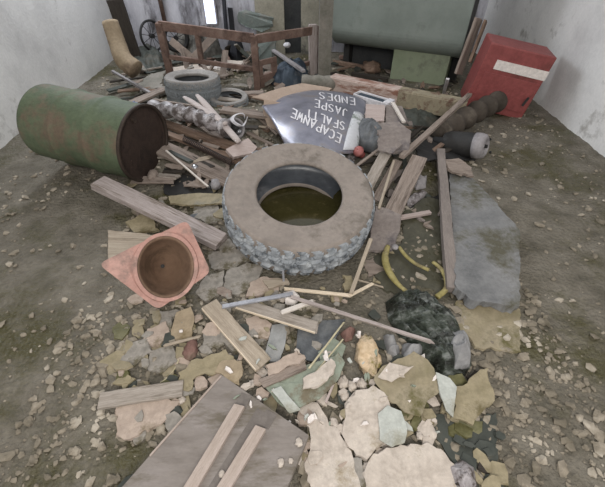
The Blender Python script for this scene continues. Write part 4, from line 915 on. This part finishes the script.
PM = ['plaster', 'pink_plaster', 'grey_stone', 'olive_board', 'grey_stone']
filler('stone_chip', 'small broken stone or plaster chip on the floor left of the grey panel', 'chip', 'chips at the lower left', (118, 300, 225, 440), 60, (.018, .06), ['grey_stone', 'pink_plaster', 'grey_stone', 'olive_board', 'wet_card'])
filler('stone_chip', 'small broken chip among the boards in front of the big tyre', 'chip', 'chips in front of the tyre', (205, 290, 345, 400), 45, (.015, .045), PM)
filler('stone_chip', 'small broken plaster chip between the pale slabs at the bottom', 'chip', 'chips between the pale slabs', (300, 370, 445, 487), 60, (.014, .045), ['plaster', 'pink_plaster', 'plaster', 'olive_board', 'wet_card'])
filler('wet_scrap', 'flat olive wet scrap pressed into the ground under the front rubble', 'scrap', 'olive wet scraps under the rubble', (118, 300, 470, 487), 70, (.03, .09), ['mossy', 'mossy', 'wet_card', 'dark_sheet'], (.0, .004))
filler('glass_chip', 'small pale broken glass or plaster sliver on the front rubble', 'chip', 'pale slivers on the front rubble', (220, 340, 440, 440), 60, (.008, .028), ['glass_pale', 'plaster', 'white_paint', 'glass_green'], (.03, .06), .6)
filler('stone_chip', 'small dark wet scrap on the floor by the yellow hose', 'chip', 'scraps by the yellow hose', (345, 235, 395, 300), 10, (.012, .04), ['olive_board', 'wet_card', 'wood_dark', 'dark_sheet'])
filler('stone_chip', 'small dark scrap in the lower right corner', 'chip', 'scraps in the lower right corner', (440, 380, 500, 487), 22, (.02, .06), ['olive_board', 'dark_sheet', 'wet_card', 'wood_dark'])
filler('stone_chip', 'grey brown scrap on the floor around the cone and timber beam', 'chip', 'scraps around the cone', (110, 185, 235, 300), 40, (.02, .07), ['grey_stone', 'olive_board', 'wood_mid', 'wet_card', 'slate'])
filler('wood_scrap', 'brown wood scrap in the heap behind the big tyre', 'scrap', 'wood scraps in the left pile', (150, 105, 270, 190), 45, (.03, .12), ['wood_mid', 'wood_brown', 'wood_dark', 'wood_tan'], (.0, .05), .4)
filler('wood_scrap', 'dark scrap in the right pile of boards', 'scrap', 'scraps in the right pile', (350, 110, 445, 230), 40, (.03, .10), ['wood_mid', 'dark_sheet', 'wood_dark', 'dusty_board'], (.0, .04), .5)
filler('wood_scrap', 'scrap of rubbish on the floor around the rusty frame', 'scrap', 'scraps at the back', (118, 60, 330, 105), 60, (.04, .16), ['wood_mid', 'roll', 'wood_brown', 'dark_sheet', 'plaster_back', 'grey_stone'], (.0, .08), .6)
filler('wood_scrap', 'scrap of rubbish on the floor under the green machine', 'scrap', 'scraps under the machine', (330, 60, 460, 100), 30, (.04, .14), ['wood_mid', 'wood_brown', 'dark_sheet', 'wood_dark'], (.0, .06), .5)
# ------------------------------------------------------------------ light
w = bpy.data.worlds.new('world'); SC.world = w; w.use_nodes = True
nt = w.node_tree; bg = nt.nodes['Background']; bg.inputs['Color'].default_value = (.93, .96, 1.0, 1); bg.inputs['Strength'].default_value = .6
def area(name, loc, target, sx, sy, e, col):
    d = bpy.data.lights.new(name, 'AREA'); d.shape = 'RECTANGLE'; d.size = sx; d.size_y = sy; d.energy = e; d.color = col
    o = bpy.data.objects.new(name, d); COL.objects.link(o); o.location = loc
    o.rotation_euler = (V(target)-V(loc)).to_track_quat('-Z', 'Y').to_euler()
area('fill_light_behind', (.2, -1.6, 3.0), (0, 2.0, 0), 2.4, 1.4, 85, (1, .96, .90))  # added area light behind the camera, with no window there
area('window_light_left', (-2.5, 5.2, 2.6), (.2, 2.4, 0), 1.6, 1.2, 80, (.86, .92, 1))
vs = SC.view_settings; vs.view_transform = 'Standard'; vs.look = 'None'; vs.exposure = .45; vs.gamma = 1; vs.use_curve_mapping = False
